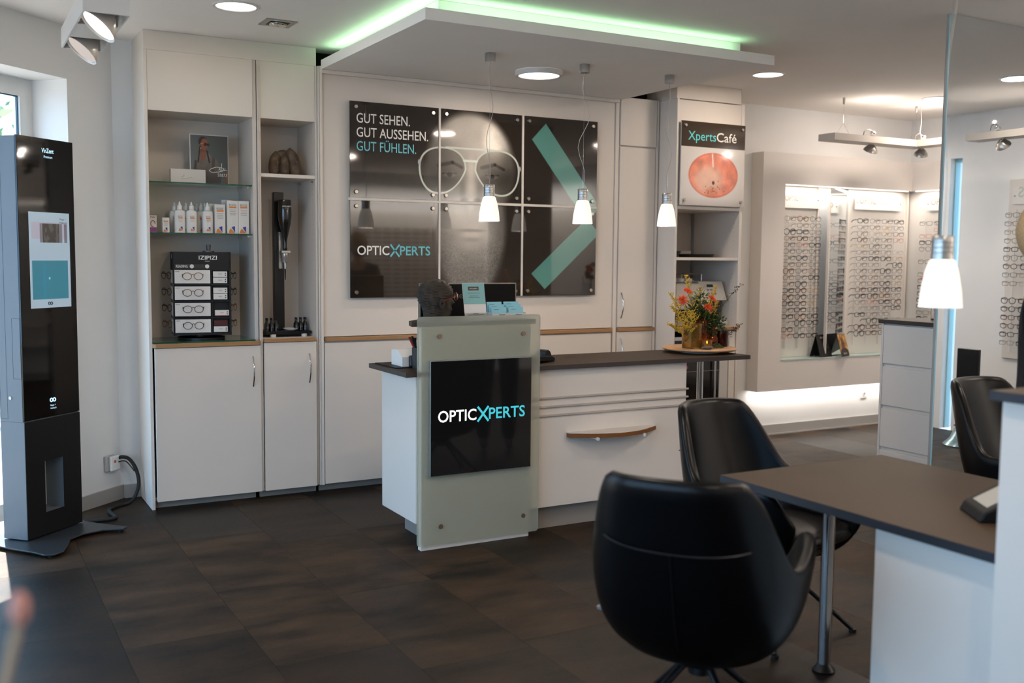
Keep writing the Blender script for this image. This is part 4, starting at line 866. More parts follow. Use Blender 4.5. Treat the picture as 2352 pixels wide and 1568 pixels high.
cardrack(2.618, 'open card holder with turquoise cards, directly right of the flyer stand'); cardrack(2.723, 'open card holder with turquoise cards at the right end of the raised board')
# left end of worktop
zw = .9305
tag(bx('desk_mat', (2.04, 4.90, zw), (2.36, 5.19, zw+.004), M_plastic, None, .001), 'black mat lying on the left end of the counter worktop', 'desk mat')
rp = thing('receipt_printer', 'small white and black printer on the counter left of the screen column', 'printer', (2.15, 4.98, zw+.0045))
zw2 = zw+.0045
MB().prism([(4.93, zw2), (5.08, zw2), (5.08, zw2+.08), (5.0, zw2+.085), (4.93, zw2+.05)], 2.092, 2.20, m=Matrix(((0, 0, 1, 0), (1, 0, 0, 0), (0, 1, 0, 0), (0, 0, 0, 1)))).build('housing', M_paper, rp)
bx('black_cover', (2.125, 4.90, zw2), (2.2, 4.929, zw2+.06), M_black, rp, .006)
pcup = thing('pen_cup', 'black pen cup beside the screen column', 'pen cup', (2.15, 4.865, zw)); MB().lathe([(0, 0), (.028, 0), (.03, .11), (.027, .11), (.026, .004), (0, .004)], (2.15, 4.865, zw), 24).build('cup', M_black, pcup, smooth=True)
pli = thing('pliers', 'pliers with red and black handles sticking out of the pen cup', 'pliers', (2.14, 4.865, zw+.006)); MB().tube([(2.15, 4.865, zw+.008), (2.142, 4.866, zw+.09)], .004).build('jaw', M_chrome, pli)
MB().tube([(2.142, 4.866, zw+.09), (2.105, 4.87, zw+.165)], .0065, 8).build('grip', mat('grip_red', '9a2a1c', .5), pli, smooth=True); MB().tube([(2.146, 4.858, zw+.09), (2.112, 4.85, zw+.17)], .0065, 8).build('grip', M_plastic, pli, smooth=True); MB().tube([(2.15, 4.88, zw+.01), (2.14, 4.88, zw+.16)], .009, 8).build('grip', M_plastic, pli, smooth=True)
# card terminal on worktop
ctm = thing('card_terminal', 'black card payment terminal on the counter right of the screen column', 'card terminal', (2.91, 4.87, zw), math.radians(25))
mt = Matrix.Rotation(0, 4, 'Z')
MB().prism([(-.10, .012), (.045, .004), (.075, .0), (.085, .02), (.05, .035), (-.09, .045)], -.04, .04, m=Matrix(((1, 0, 0, 0), (0, 0, 1, 0), (0, 1, 0, 0), (0, 0, 0, 1)))).build('body', M_plastic, ctm, local=True, bevel=.005)
MB().prism([(-.01, .036), (.055, .03), (.035, .062), (.012, .072), (-.005, .066)], -.036, .036, m=Matrix(((1, 0, 0, 0), (0, 0, 1, 0), (0, 1, 0, 0), (0, 0, 0, 1)))).build('paper_cover', M_black, ctm, local=True, bevel=.004)
MB().box((-.085, -.028, .044), (-.03, .028, .0465)).build('keypad', mat('keypad_grey', '3a3b3d', .5), ctm, local=True)

# ------------------------------------------------------------------ tray with flowers
tc = (4.14, 4.99); tz = .931
tray = thing('wooden_tray', 'round wooden tray on a low pale foot at the right end of the counter', 'tray', (*tc, tz)); tray.location = (*tc, tz)
MB().lathe([(0, .016), (.225, .016), (.232, .022), (.232, .027), (.226, .031), (0, .031)], (*tc, tz), 56).build('disc', mat('tray_wood', 'b98d62', .5, noise=.2, scale=9, stretch=(1, 6, 1)), tray, smooth=True)
MB().lathe([(0, 0), (.125, 0), (.13, .016), (0, .016)], (*tc, tz), 48).build('foot', mat('foot_pale', 'b5b0a6', .4), tray, smooth=True)
zt = tz+.0315
def glassv(name, c, prof, m, lab, cat, water=None):
    t = thing(name, lab, cat, (*c, zt)); MB().lathe(prof, (*c, zt), 32).build('glass', m, t, smooth=True); return t
v1 = glassv('amber_vase', (4.165, 5.02), [(0, .002), (.05, .0), (.054, .006), (.054, .15), (.045, .172), (.03, .182), (.032, .205), (.029, .205), (.027, .184), (.042, .168), (.051, .148), (.051, .008), (0, .006)], M_amber, 'tall amber glass bottle vase in the middle of the wooden tray', 'vase')
v2 = glassv('clear_vase', (4.045, 4.95), [(0, .002), (.058, 0), (.062, .005), (.062, .155), (.059, .155), (.059, .008), (0, .006)], M_honey, 'wide straight clear glass vase at the left of the tray', 'vase')
v3 = glassv('amber_bottle', (4.235, 4.975), [(0, .002), (.028, 0), (.034, .01), (.034, .055), (.016, .085), (.0125, .11), (.014, .135), (.011, .135), (.010, .11), (.014, .084), (.031, .054), (.031, .01), (0, .006)], M_amber, 'small narrow necked amber bottle beside the tall vase', 'vase')
v4 = glassv('red_glass_cup', (4.30, 4.965), [(0, .002), (.036, 0), (.038, .006), (.038, .098), (.035, .098), (.034, .008), (0, .006)], M_amberd, 'dark red glass cup with twigs at the right of the tray', 'vase')
v5 = glassv('tealight_glass', (4.095, 4.865), [(0, .002), (.028, 0), (.031, .004), (.032, .055), (.030, .055), (.029, .012), (0, .01)], M_honey, 'low honey coloured tealight glass at the front of the tray', 'candle holder')
tl = thing('tealight', 'lit tealight burning inside the honey coloured glass', 'candle', (4.095, 4.865, zt+.0125)); MB().cyl((4.095, 4.865, zt+.0125), (4.095, 4.865, zt+.03), .018, seg=20).build('cup', M_paper, tl, smooth=True); MB().blob((4.095, 4.865, zt+.042), .004, 1, (1, 1, 2.2)).build('flame', emis('flame', 'ffb060', 14), tl)
M_gold = mat('goldenrod_yellow', 'c9a12c', .7, noise=.3, scale=40); M_goldl = mat('goldenrod_stem', '5f6f2c', .7); M_mum = mat('mum_orange', 'e2501c', .6, noise=.25, scale=60); M_grn = mat('foliage_green', '2f4a1e', .7, noise=.3, scale=30); M_grnd = mat('twig_green', '24301c', .7, noise=.3, scale=30); M_berry = mat('berry_red', '6a1c18', .5)
rf = random.Random(5)
def goldenrod(base, tip, lab, n=9, size=.10):
    t = thing('goldenrod_stem', lab, 'flower', base, 0, 'yellow goldenrod in the vases'); b = Vector(base); e = Vector(tip); mid = (b+e)/2 + Vector((0, 0, .03))
    pts = [b*(1-u)**2 + mid*2*u*(1-u) + e*u*u for u in [i/10 for i in range(11)]]; MB().tube(pts, .0014, 5).build('stem', M_goldl, t)
    mb = MB(); side = (e-b).cross(Vector((0, 0, 1))).normalized()
    for k in range(n):
        u = .45 + .55*k/(n-1); p = b*(1-u)**2 + mid*2*u*(1-u) + e*u*u; ln = size*(1.15-u)*1.3
        for sgn in (-1, 1):
            d = (side*sgn*rf.uniform(.6, 1.1) + (e-b).normalized()*.5 + Vector((0, rf.uniform(-.5, .5), rf.uniform(.0, .5)))).normalized()
            m = int(8+ln*150)
            for j in range(m):
                w = j/m; q = p + d*ln*w + Vector((0, 0, .35*ln*w*w*(1 if k % 2 else -.6))); q += Vector((rf.gauss(0, .0022), rf.gauss(0, .0022), rf.gauss(0, .0022))); mb.blob(q, rf.uniform(.0024, .0046)*(1.2-.6*w), 1)
    mb.build('florets', M_gold, t, kind='stuff'); return t
gd = [((4.16, 5.02, zt+.012), (4.03, 5.0, 1.405), 'tallest goldenrod plume rising up left from the tall vase'), ((4.15, 5.02, zt+.012), (3.90, 4.99, 1.30), 'goldenrod plume arching to the upper left'), ((4.165, 5.03, zt+.012), (4.27, 5.0, 1.335), 'goldenrod plume arching to the right at mid height'),
      ((4.17, 5.02, zt+.012), (4.14, 5.0, 1.33), 'goldenrod plume in the centre of the bouquet'), ((4.06, 4.96, zt+.012), (3.87, 4.95, 1.11), 'goldenrod plume drooping low at far left of the tray'), ((4.05, 4.95, zt+.012), (4.02, 4.93, 1.19), 'goldenrod plume standing in the clear vase'), ((4.17, 5.03, zt+.012), (4.30, 5.02, 1.24), 'goldenrod plume low on the right side of the bouquet'), ((4.04, 4.94, zt+.012), (3.97, 4.92, 1.10), 'short goldenrod sprig at the front of the clear vase'), ((4.15, 5.03, zt+.012), (3.93, 5.01, 1.22), 'goldenrod plume spreading left below the orange blooms')]
for b, e, l in gd: goldenrod(b, e, l)
def mum(c, nrm, lab, R0=.044):
    t = thing('orange_chrysanthemum', lab, 'flower', c, 0, 'orange spider chrysanthemums'); mb = MB(); nz = Vector(nrm).normalized(); q = nz.to_track_quat('Z', 'Y')
    for ring, (r, el, n) in enumerate(((R0, .15, 22), (R0*.9, .5, 18), (R0*.7, .95, 14), (R0*.45, 1.3, 9))):
        for i in range(n):
            a = 2*PI*i/n + ring*.3 + rf.uniform(-.08, .08); d = Vector((math.cos(a)*math.cos(el), math.sin(a)*math.cos(el), math.sin(el))); tp = d*r*rf.uniform(.85, 1.1) - Vector((0, 0, r*.15)); md = d*r*.55 + Vector((0, 0, r*.1)); w = Vector((-math.sin(a), math.cos(a), 0))*.0022
            v = [mb.b.verts.new(Vector(c) + q @ x) for x in (Vector((0, 0, 0)), md-w, tp, md+w, md+Vector((0, 0, .002)))]
            mb.b.faces.new((v[0], v[1], v[4])); mb.b.faces.new((v[0], v[4], v[3])); mb.b.faces.new((v[1], v[2], v[4])); mb.b.faces.new((v[4], v[2], v[3]))
    mb.build('petals', M_mum, t, kind='stuff'); MB().tube([Vector(c), Vector(c) + Vector(((4.16-c[0])*.5, (5.02-c[1])*.5, -.1)), (4.16+(c[0]-4.16)*.1, 5.02, zt+.02)], .002, 6).build('stem', M_goldl, t)
mum((3.985, 4.97, 1.26), (-.8, -.7, .1), 'orange spider chrysanthemum facing left at the bouquet edge'); mum((4.025, 4.98, 1.31), (.1, -.5, .9), 'orange spider chrysanthemum upper left, partly behind goldenrod'); mum((4.21, 4.97, 1.262), (.3, -.5, .8), 'orange spider chrysanthemum at upper right of the bouquet'); mum((4.165, 4.95, 1.21), (.0, -.7, .75), 'orange spider chrysanthemum lowest and frontmost in the bouquet')
def sprig(base, tip, lab, m, leafm, leaf=.012, n=26, name='green_sprig', berries=0, wide=.04):
    t = thing(name, lab, 'twig' if name != 'green_sprig' else 'greenery', base, 0, 'green twigs in the vases'); b = Vector(base); e = Vector(tip); mid = (b+e)/2 + Vector((0, 0, (e-b).length*.18)); f = lambda u: b*(1-u)**2 + mid*2*u*(1-u) + e*u*u
    MB().tube([f(i/10) for i in range(11)], .0013, 5).build('stem', m, t); mb = MB(); mbb = MB()
    for i in range(n):
        u = .35+.65*i/n; p = f(u); d = Vector((rf.gauss(0, 1), rf.gauss(0, 1), rf.gauss(.4, 1))).normalized(); o = p + d*wide*rf.random()*(1.1-u*.6); s_ = leaf*rf.uniform(.6, 1.2); d2 = d.orthogonal().normalized()
        v = [mb.b.verts.new(x) for x in (o, o+d*s_*.5+d2*s_*.3, o+d*s_, o+d*s_*.5-d2*s_*.3)]; mb.b.faces.new(v)
    mb.build('leaves', leafm, t, kind='stuff')
    if berries:
        for i in range(berries): p = f(.4+.6*i/berries); mbb.blob(p + Vector((rf.gauss(0, .008), rf.gauss(0, .008), rf.gauss(0, .008))), .0045, 1)
        mbb.build('berries', M_berry, t, kind='stuff', smooth=True)
sprig((4.17, 5.02, zt+.012), (4.49, 5.0, 1.355), 'long dark green twig reaching far right from the bouquet', M_grnd, M_grnd, .016, 60, wide=.03, berries=5)
for i, (x, z, l) in enumerate(((4.10, 1.22, 'feathery green filling the left side of the bouquet'), (4.2, 1.20, 'feathery green filling the middle of the bouquet'), (4.27, 1.17, 'feathery green on the right side of the bouquet'), (4.14, 1.29, 'feathery green behind the orange blooms'), (4.30, 1.12, 'feathery green spreading low above the small bottle'))): sprig((4.17, 5.03, zt+.012), (x, 5.02-.01*i, z), l, M_grn, M_grn, .03, 210, wide=.075)
sprig((4.30, 4.965, zt+.012), (4.44, 4.95, 1.10), 'red berried twig leaning right out of the red glass cup', M_grnd, M_grnd, .014, 50, name='berry_twig', berries=16, wide=.025)
sprig((4.295, 4.965, zt+.012), (4.27, 4.94, 1.10), 'short leafy twig upright in the red glass cup', M_grnd, M_grn, .016, 60, name='berry_twig', berries=10, wide=.04)
sprig((4.05, 4.955, zt+.008), (4.04, 4.95, zt+.14), 'dark green leaves packed inside the clear vase', M_grnd, M_grnd, .03, 160, wide=.05)
tag(MB().blob((4.07, 4.83, zt+.012), .03, 2, (1.5, .8, .35)).build('wood_piece', mat('driftwood', '6a5a4a', .8, noise=.3, scale=40), smooth=True), 'flat piece of grey driftwood lying on the tray', 'driftwood')
mb = MB()
for i in range(420): a = rf.uniform(0, 2*PI); r = rf.random()**.5; c = Vector((4.18 + r*.055*math.cos(a), 4.875 + r*.03*math.sin(a), zt + .002 + rf.random()*.03*(1-r*r) + .001)); d = Vector((rf.gauss(0, 1), rf.gauss(0, 1), rf.gauss(.6, .6))).normalized()*.007; e_ = d.orthogonal().normalized()*.0025; mb.b.faces.new([mb.b.verts.new(x) for x in (c-e_, c+e_, c+d)])
tag(mb.build('moss', M_grn), 'cushion of dark green moss beside the tealight', 'moss', kind='stuff')

# ------------------------------------------------------------------ café shelf things
cm = thing('coffee_machine', 'fully automatic coffee machine with grey control panel under the café shelf', 'coffee machine', (5.05, 6.2, .9985)); z0 = .9985
M_cs = mat('machine_silver', 'b9b3ab', .35, .3); M_cd = mat('machine_dark', '2c2825', .35)
bx('body', (4.80, 6.10, z0+.03), (5.26, 6.45, z0+.30), M_cd, cm, .01)
MB().prism([(6.04, z0+.20), (6.10, z0+.345), (6.44, z0+.345), (6.44, z0+.30), (6.11, z0+.195)], 5.03, 5.27, m=Matrix(((0, 0, 1, 0), (1, 0, 0, 0), (0, 1, 0, 0), (0, 0, 0, 1)))).build('control_panel', M_cs, cm, bevel=.004)
rp_ = Matrix.Translation((5.15, 6.07-.0012, z0+.2725)) @ Matrix.Rotation(math.radians(-22.5), 4, 'X')
MB().box((-.045, -.001, .03), (.015, .001, .052), m=rp_).build('lcd_display', mat('lcd_green', '2c3a26', .2), cm)
for i in range(3):
    for j in range(2): MB().lathe([(.006, 0), (.009, 0), (.009, .003), (.006, .003)], seg=14, m=rp_ @ Matrix.Translation((-.045+.033*i, -.0, .005-.027*j)) @ Matrix.Rotation(PI/2, 4, 'X')).build('button', mat('button_ring', '7b756e', .4), cm)
bx('front_panel', (4.80, 6.075, z0+.13), (5.03, 6.1, z0+.33), M_cs, cm, .006); bx('milk_unit', (4.96, 6.03, z0+.10), (5.10, 6.075, z0+.22), M_cs, cm, .006)
MB().cyl((4.94, 6.05, z0+.15), (4.94, 6.05, z0+.11), .02).cyl((4.99, 6.06, z0+.15), (4.99, 6.06, z0+.1), .008).build('spout', M_black, cm, smooth=True)
bx('drip_tray', (4.80, 5.99, z0+.012), (5.24, 6.11, z0+.045), M_cs, cm, .004); bx('base', (4.82, 6.02, z0), (5.22, 6.42, z0+.012), M_black, cm)
MB().tube([(4.78, 6.12, z0+.40), (5.08, 6.12, z0+.40), (5.08, 6.36, z0+.40), (4.78, 6.36, z0+.40)], .004, 6, closed=True).tube([(4.78, 6.12, z0+.34), (5.08, 6.12, z0+.34)], .003).cyl((5.08, 6.12, z0+.301), (5.08, 6.12, z0+.4), .003).cyl((4.81, 6.12, z0+.301), (4.81, 6.12, z0+.4), .003).cyl((5.08, 6.36, z0+.301), (5.08, 6.36, z0+.4), .003).build('cup_rail', M_chrome, cm, smooth=True)
M_por = mat('porcelain', 'd5d0ca', .2)
def cupm(x, y, z, lab, grp, s=1):
    t = thing('coffee_cup', lab, 'cup', (x, y, z), 0, grp); MB().lathe([(0, 0), (.022*s, 0), (.030*s, .03*s), (.034*s, .06*s), (.032*s, .06*s), (.028*s, .03*s), (.018*s, .004), (0, .004)], (x, y, z), 24).build('bowl', M_por, t, smooth=True)
    MB().tube([(x+.030*s, y, z+.05*s), (x+.05*s, y, z+.045*s), (x+.05*s, y, z+.025*s), (x+.027*s, y, z+.018*s)], .0035*s, 6).build('handle', M_por, t, smooth=True)
for i, x in enumerate((4.83, 4.905, 4.98, )): cupm(x, 6.16, z0+.3015, f'white coffee cup in the front row on the coffee machine, {("left", "middle", "right")[i]} one', 'cups on the coffee machine', 1.05)
for i, x in enumerate((4.85, 4.93, 5.0, )): cupm(x, 6.28, z0+.3015, f'white coffee cup in the back row on the coffee machine, {("left", "middle", "right")[i]} one', 'cups on the coffee machine', 1.05)
zs_ = 1.5255
tp = thing('serving_tray', 'round black serving tray lying on the café shelf', 'tray', (5.09, 6.20, zs_)); MB().lathe([(0, 0), (.13, 0), (.138, .025), (.134, .025), (.127, .004), (0, .004)], (5.09, 6.20, zs_), 40).build('tray', M_plastic, tp, smooth=True)
for i in range(3): tag(MB().lathe([(0, 0), (.05, 0), (.078, .010), (.078, .012), (.05, .004), (0, .004)], (4.93, 6.36, zs_+.0006+i*.0125), 36).build('plate', M_por, smooth=True), ('bottom', 'middle', 'top')[i]+' white plate in the small stack behind the black serving tray', 'plate', 'plates on the café shelf')
bw_ = MB().lathe([(0, 0), (.03, 0), (.062, .045), (.06, .046), (.028, .004), (0, .004)], (4.80, 6.12, zs_), 32).build('bowl', M_plastic, smooth=True); tag(bw_, 'small black bowl at the left end of the café shelf', 'bowl')
sb_ = MB().lathe([(0, 0), (.06, 0), (.07, .05), (.068, .05), (.058, .004), (0, .004)], (5.13, 6.42, zs_), 32).build('bowl', M_por, smooth=True); tag(sb_, 'white bowl behind the black serving tray', 'bowl')

# ================================================================== KIOSK (free standing screen totem)
KA = math.atan2(.687, .727); ki = thing('screen_totem', 'tall black and steel-blue floor totem with portrait touch screen beside the bay window', 'kiosk', (.333, 5.72, 0), KA)
M_kb = mat('totem_grey', '626b72', .45, .1); M_kd = mat('totem_front', '09090a', .5, spec=.3)
def klb(n, a, c, m, par=ki, bev=.0015, **k): return MB().box(a, c, bev).build(n, m, par, local=True, **k)
MB().box((0, .012, .648), (.40, .155, 2.104)).box((0, .004, .03), (.13, .155, .648)).box((.268, .004, .03), (.40, .155, .648)).box((.13, .004, .03), (.268, .155, .147)).box((.13, .004, .424), (.268, .155, .648)).build('body', M_kb, ki, local=True)
klb('glass_front', (.0, .0, .652), (.40, .0115, 2.108), M_bgloss)
mb = MB()
for a, c in (((0, 0, .03), (.131, .0035, .646)), ((.267, 0, .03), (.40, .0035, .646)), ((.131, 0, .03), (.267, .0035, .148)), ((.131, 0, .423), (.267, .0035, .646))): mb.box(a, c)
mb.build('lower_front', M_kd, ki, local=True)
klb('window_liner', (.1305, .12, .149), (.2675, .125, .423), mat('liner_pale', 'cfd8dc', .5), bev=0)
MB().box((.145, .1185, .385), (.185, .1195, .41)).box((.145, .1185, .372), (.165, .1195, .379)).build('sticker', mat('sticker', '6d7a80', .5), ki, local=True)
mb = MB()
for x, z in ((.02, .625), (.2, .635), (.385, .632), (.02, .38), (.12, .3), (.28, .3), (.385, .4), (.02, .1)): mb.lathe([(0, 0), (.003, 0), (.003, .001), (0, .001)], seg=8, m=Matrix.Translation((x, -.0001, z)) @ Matrix.Rotation(PI/2, 4, 'X'))
mb.build('screw_head', M_black, ki, local=True, kind='stuff')
def kscreen(U, V):
    c = np.ones(U.shape + (3,)) * np.array([.60, .68, .74]); c = over(c, ((U > .06) & (U < .94) & (V > .72) & (V < .90)).astype(float), (.62, .62, .68))
    p = ((U > .06) & (U < .94) & (V > .685) & (V < .885)).astype(float); n = vnoise(U, V, 22, 3); st = vnoise(U, V*0, 40, 9)
    c = over(c, p*(st > .5)*.8, (.38, .36, .40)); c = over(c, p*((U > .32) & (U < .74)), (.24, .22, .21)); c = over(c, p*((U > .36) & (U < .72) & (n > .6))*.4, (.40, .42, .40))
    c = over(c, ((U > .05) & (U < .94) & (V > .09) & (V < .50)).astype(float), (.20, .46, .54)); c = over(c, ((U > .32) & (U < .38) & (V > .09) & (V < .50))*.4, (.16, .50, .62)); c = over(c, ell(U, V, .47, .31, .02, .012, .3), (.6, .8, .85))
    return c
sc = printed('screen', (.066, -.0012, 1.229), (.291, 0, 0), (0, 0, .498), 120, 160, kscreen, vcmat('screen_glow', .2, emission=.55), ki, local=True); sc['label'] = 'lit portrait touch screen'
M_cy = emis('cool_text', 'bfe6ff', 1.6); M_sk = mat('screen_ink', '3c4750', .5)
text('VinZent', (.17, -.0015, 2.035), .024, M_cy, ki, width=.085, local=True, bold=.01); text('Premium', (.185, -.0015, 2.008), .014, M_cy, ki, width=.06, local=True)
text('Rupp +', (.285, -.0025, 1.690), .010, M_sk, ki, width=.045, local=True); text('Hubrach', (.285, -.0025, 1.672), .010, M_sk, ki, width=.055, local=True)
def rings(x, z, r, m):
    for i in (0, 1): MB().tube([(x+i*r*2.3+r*math.cos(a*PI/8), -.002, z+r*math.sin(a*PI/8)) for a in range(16)], r*.3, 5, closed=True).build('round_logo', m, ki, local=True)
rings(.19, .740, .009, M_cy); text('Rupp +', (.182, -.0012, .708), .009, M_cy, ki, width=.038, local=True); text('Hubrach', (.182, -.0012, .692), .009, M_cy, ki, width=.042, local=True); rings(.195, 1.252, .007, M_sk)
mb = MB()
def seam(y0, y1, z0, z1): mb.box((-.0006, y0, z0), (.0, y0+.0012, z1)).box((-.0006, y1, z0), (.0, y1+.0012, z1)).box((-.0006, y0, z0), (.0, y1, z0+.0015)).box((-.0006, y0, z1), (0, y1, z1+.0015))
seam(.012, .062, .87, 1.18); seam(.105, .15, .66, 2.06); mb.box((-.0006, 0, .645), (0, .155, .6465)).build('door_seam', mat('seam_dark', '2b3640', .6), ki, local=True)
MB().cyl((-.004, .085, .77), (0, .085, .77), .009, seg=20).build('lock', M_alu, ki, local=True, smooth=True)
# star shaped base plate
P = []
arms = ((.46, .10), (.10, .46), (-.20, .22), (.22, -.22))
tips = [(-.10, -.32), (.16, -.33), (.24, -.10), (.50, -.13), (.56, -.06), (.44, .12), (.56, .32), (.46, .36), (.2, .22), (-.06, .36), (-.16, .32), (-.05, .1), (-.24, -.02), (-.26, -.12), (-.1, -.15)]
tips = [(-.10, .24), (-.22, .34), (-.30, .30), (-.16, .08), (-.17, -.02), (-.06, -.12), (.0, -.26), (.075, -.27), (.14, -.16), (.22, -.10), (.33, -.14), (.385, -.20), (.47, -.10), (.46, .10), (.60, .32), (.54, .38), (.36, .26)]
C_ = [(.06, -.20), (.20, -.17), (.24, -.10), (.33, -.145), (.40, -.25)]
plate = [(-.02, -.20), (.10, -.25), (.165, -.22), (.17, -.13), (.22, -.10), (.36, -.22), (.385, -.235), (.42, -.16), (.42, .06), (.50, .30), (.44, .34), (.32, .20), (.06, .20), (-.06, .36), (-.13, .32), (-.03, .12), (-.06, -.02), (-.19, -.02), (-.17, -.07)]
def kw(px, py): # world -> totem local
    d = Vector((px-.333, py-5.72)); return (d.x*math.cos(KA)+d.y*math.sin(KA), -d.x*math.sin(KA)+d.y*math.cos(KA))
plate = [kw(*p) for p in ((.13, 5.80), (.25, 5.62), (.345, 5.50), (.385, 5.43), (.43, 5.42), (.475, 5.455), (.505, 5.56), (.53, 5.68), (.60, 5.755), (.70, 5.79), (.805, 5.765), (.83, 5.80), (.70, 5.95), (.64, 6.03), (.60, 6.20), (.54, 6.22), (.47, 6.10), (.30, 5.98), (.12, 5.90), (.08, 5.84))]
MB().prism(plate, .016, .024).build('base_plate', mat('base_dark', '3a3f44', .35, .5), ki, local=True, bevel=.002)
for p in ((.79, 5.79), (.42, 5.46), (.13, 5.85), (.57, 6.17)): q = kw(*p); MB().cyl((*q, 0), (*q, .0155), .018, seg=16).build('foot', M_plastic, ki, local=True, smooth=True)
klb('post_foot', (.02, .02, .0245), (.38, .14, .031), M_kd)
# wall socket by the totem + cable
so = thing('wall_socket', 'white surface wall socket with red logo on the bay wall near the floor', 'socket', (.837, 6.532, .19), math.atan2(.674, .739)+0)
MB().box((-.045, -.025, 0), (.035, 0, .095), .004).build('back_box', mat('socket_grey', 'a9abab', .5), so, local=True); MB().box((-.03, -.046, .002), (.05, -.025, .092), .005).build('cover', mat('socket_white', 'e2e0dc', .4), so, local=True); MB().box((-.008, -.0468, .052), (.006, -.046, .068)).build('red_mark', M_red, so, local=True)
so.location = (.837, 6.53, .195)
ca = thing('power_cable', 'black ribbed power cable curving from the wall socket to the totem', 'cable', (.8, 6.2, 0))
pts = [(.878, 6.535, .262), (.91, 6.52, .275), (.95, 6.5, .262), (.985, 6.48, .20), (.995, 6.45, .12), (.97, 6.42, .05), (.93, 6.40, .014), (.86, 6.36, .012), (.80, 6.28, .012), (.80, 6.17, .012), (.81, 6.08, .012), (.76, 6.05, .012), (.66, 6.05, .012)]
def smooth_pts(p, k=5):
    P = [Vector(q) for q in p]; P = [P[0]] + P + [P[-1]]; out = []
    for i in range(1, len(P)-2):
        for j in range(k):
            t = j/k; a, b, c, d = P[i-1:i+3]; out.append(.5*((2*b)+(-a+c)*t+(2*a-5*b+4*c-d)*t*t+(-a+3*b-3*c+d)*t**3))
    return out + [P[-1]]
MB().tube(smooth_pts(pts), .011, 10).build('ribbed_hose', mat('cable_black', '0f1012', .55, bump=.6, scale=300), ca, smooth=True)
MB().tube(smooth_pts([(.885, 6.52, .245), (.93, 6.50, .25), (.975, 6.47, .19)]), .004, 6).build('lead', M_black, ca, smooth=True)

# ================================================================== FRAME DISPLAY NICHE (right)
nc = thing('display_niche', 'large pale L-shaped wall box with lit niche of eyeglasses', 'wall display', (6.8, 6.44, .40))
M_box = mat('niche_box', 'd9d2cc', .6, noise=.01, scale=3)
FY, FX = 6.378, 7.72
MB().box((5.92, FY, .402), (6.172, YF-.001, 2.40)).build('left_panel', M_box, nc)
MB().box((6.172, FY, 2.146), (FX+.128, YF-.001, 2.40)).build('top_panel', M_box, nc)
MB().box((6.172, FY, .402), (FX+.128, YF-.001, .66)).build('bottom_panel', M_box, nc)
MB().box((FX, 4.4, 2.146), (XR-.001, FY-.0005, 2.40)).build('top_panel', M_box, nc); MB().box((FX, 4.4, .402), (XR-.001, FY-.0005, .66)).build('bottom_panel', M_box, nc); MB().box((FX, 4.4, .66), (XR-.001, 4.6, 2.146)).build('end_panel', M_box, nc)
bx('glass_sill', (6.175, FY-.008, .661), (FX+.12, YF-.01, .669), mat('sill_glass', 'bcd8d0', .08, spec=.6), nc, 0)
M_back = mat('display_back', 'd6d0c8', .5)
bx('back_panel', (6.175, 6.500, .67), (6.70, YF-.001, 2.145), M_back, nc, 0); bx('back_panel', (7.02, 6.500, .67), (7.835, YF-.001, 2.145), M_back, nc, 0); bx('back_panel', (XR-.014, 4.6, .67), (XR-.001, 6.499, 2.145), M_back, nc, 0)
for x in (6.195, 6.665, 7.04, 7.80): bx('upright', (x-.008, 6.478, .67), (x+.008, 6.4995, 2.145), M_lam, nc, .001)
for x in (6.32, 6.47, 6.62, 7.15, 7.31, 7.47, 7.63): MB().cyl((x, 6.485, .75), (x, 6.485, 1.9), .004, seg=8).build('frame_rod', mat('clear_rod', 'd8d8d6', .15), nc)
for y in (6.30, 6.14, 5.98): MB().cyl((XR-.03, y, .75), (XR-.03, y, 1.9), .004, seg=8).build('frame_rod', mat('clear_rod', 'd8d8d6', .15), nc)
MB().box((6.18, 6.40, 2.138), (7.70, 6.41, 2.145)).box((7.745, 4.65, 2.138), (7.755, 6.36, 2.145)).build('led_strip', emis('warm_led', 'fff4e8', 3), nc)
light('niche_led_back', 'AREA', (6.95, 6.425, 2.132), 5, (1, .93, .86), rot=(.12, 0, 0), shape='RECTANGLE', size=1.5, size_y=.03)
light('niche_led_right', 'AREA', (7.77, 5.5, 2.132), 6, (1, .93, .86), rot=(0, -.12, 0), shape='RECTANGLE', size=.03, size_y=1.7)
light('niche_led_below', 'AREA', (6.85, 6.45, .398), 5.5, (1, .92, .84), rot=(.2, 0, 0), shape='RECTANGLE', size=1.8, size_y=.03)
# backlit shop signs on the niche
def nsign(x0, x1, z0, z1, y, lab, rz=0):
    c = Vector(((x0+x1)/2, y, z0)) if rz == 0 else Vector((y, (x0+x1)/2, z0)); w = (x1-x0)/2; t = thing('lettered_sign', lab, 'sign', c, rz, 'backlit lettered signs in the niche')
    MB().box((-w, 0, 0), (w, .006, z1-z0), .001).build('plate', mat('sign_plate', 'd2cec8', .5, emit='fff6ea', estr=.06), t, local=True)
    s_ = (w*2-.10); logo((-s_/2, -.0012, (z1-z0)*.42), s_, mat('sign_grey', '9a8a78', .5), mat('sign_pale', 'b4bab2', .5), t, local=True)
    for s in (-1, 1): MB().lathe([(0, 0), (.007, 0), (.007, .006), (0, .006)], seg=14, m=Matrix.Translation((s*(w-.02), -.0005, (z1-z0)*.5)) @ Matrix.Rotation(PI/2, 4, 'X')).build('standoff_bolt', M_screw, t, local=True)
nsign(6.21, 6.66, 1.955, 2.10, 6.47, 'long backlit white lettered sign above the left eyeglass panel'); nsign(7.10, 7.70, 1.965, 2.09, 6.47, 'backlit white lettered sign above the middle eyeglass panel'); nsign(5.72, 6.28, 1.965, 2.09, 7.80, 'backlit white lettered sign on the right wing beside the niche corner', -PI/2)
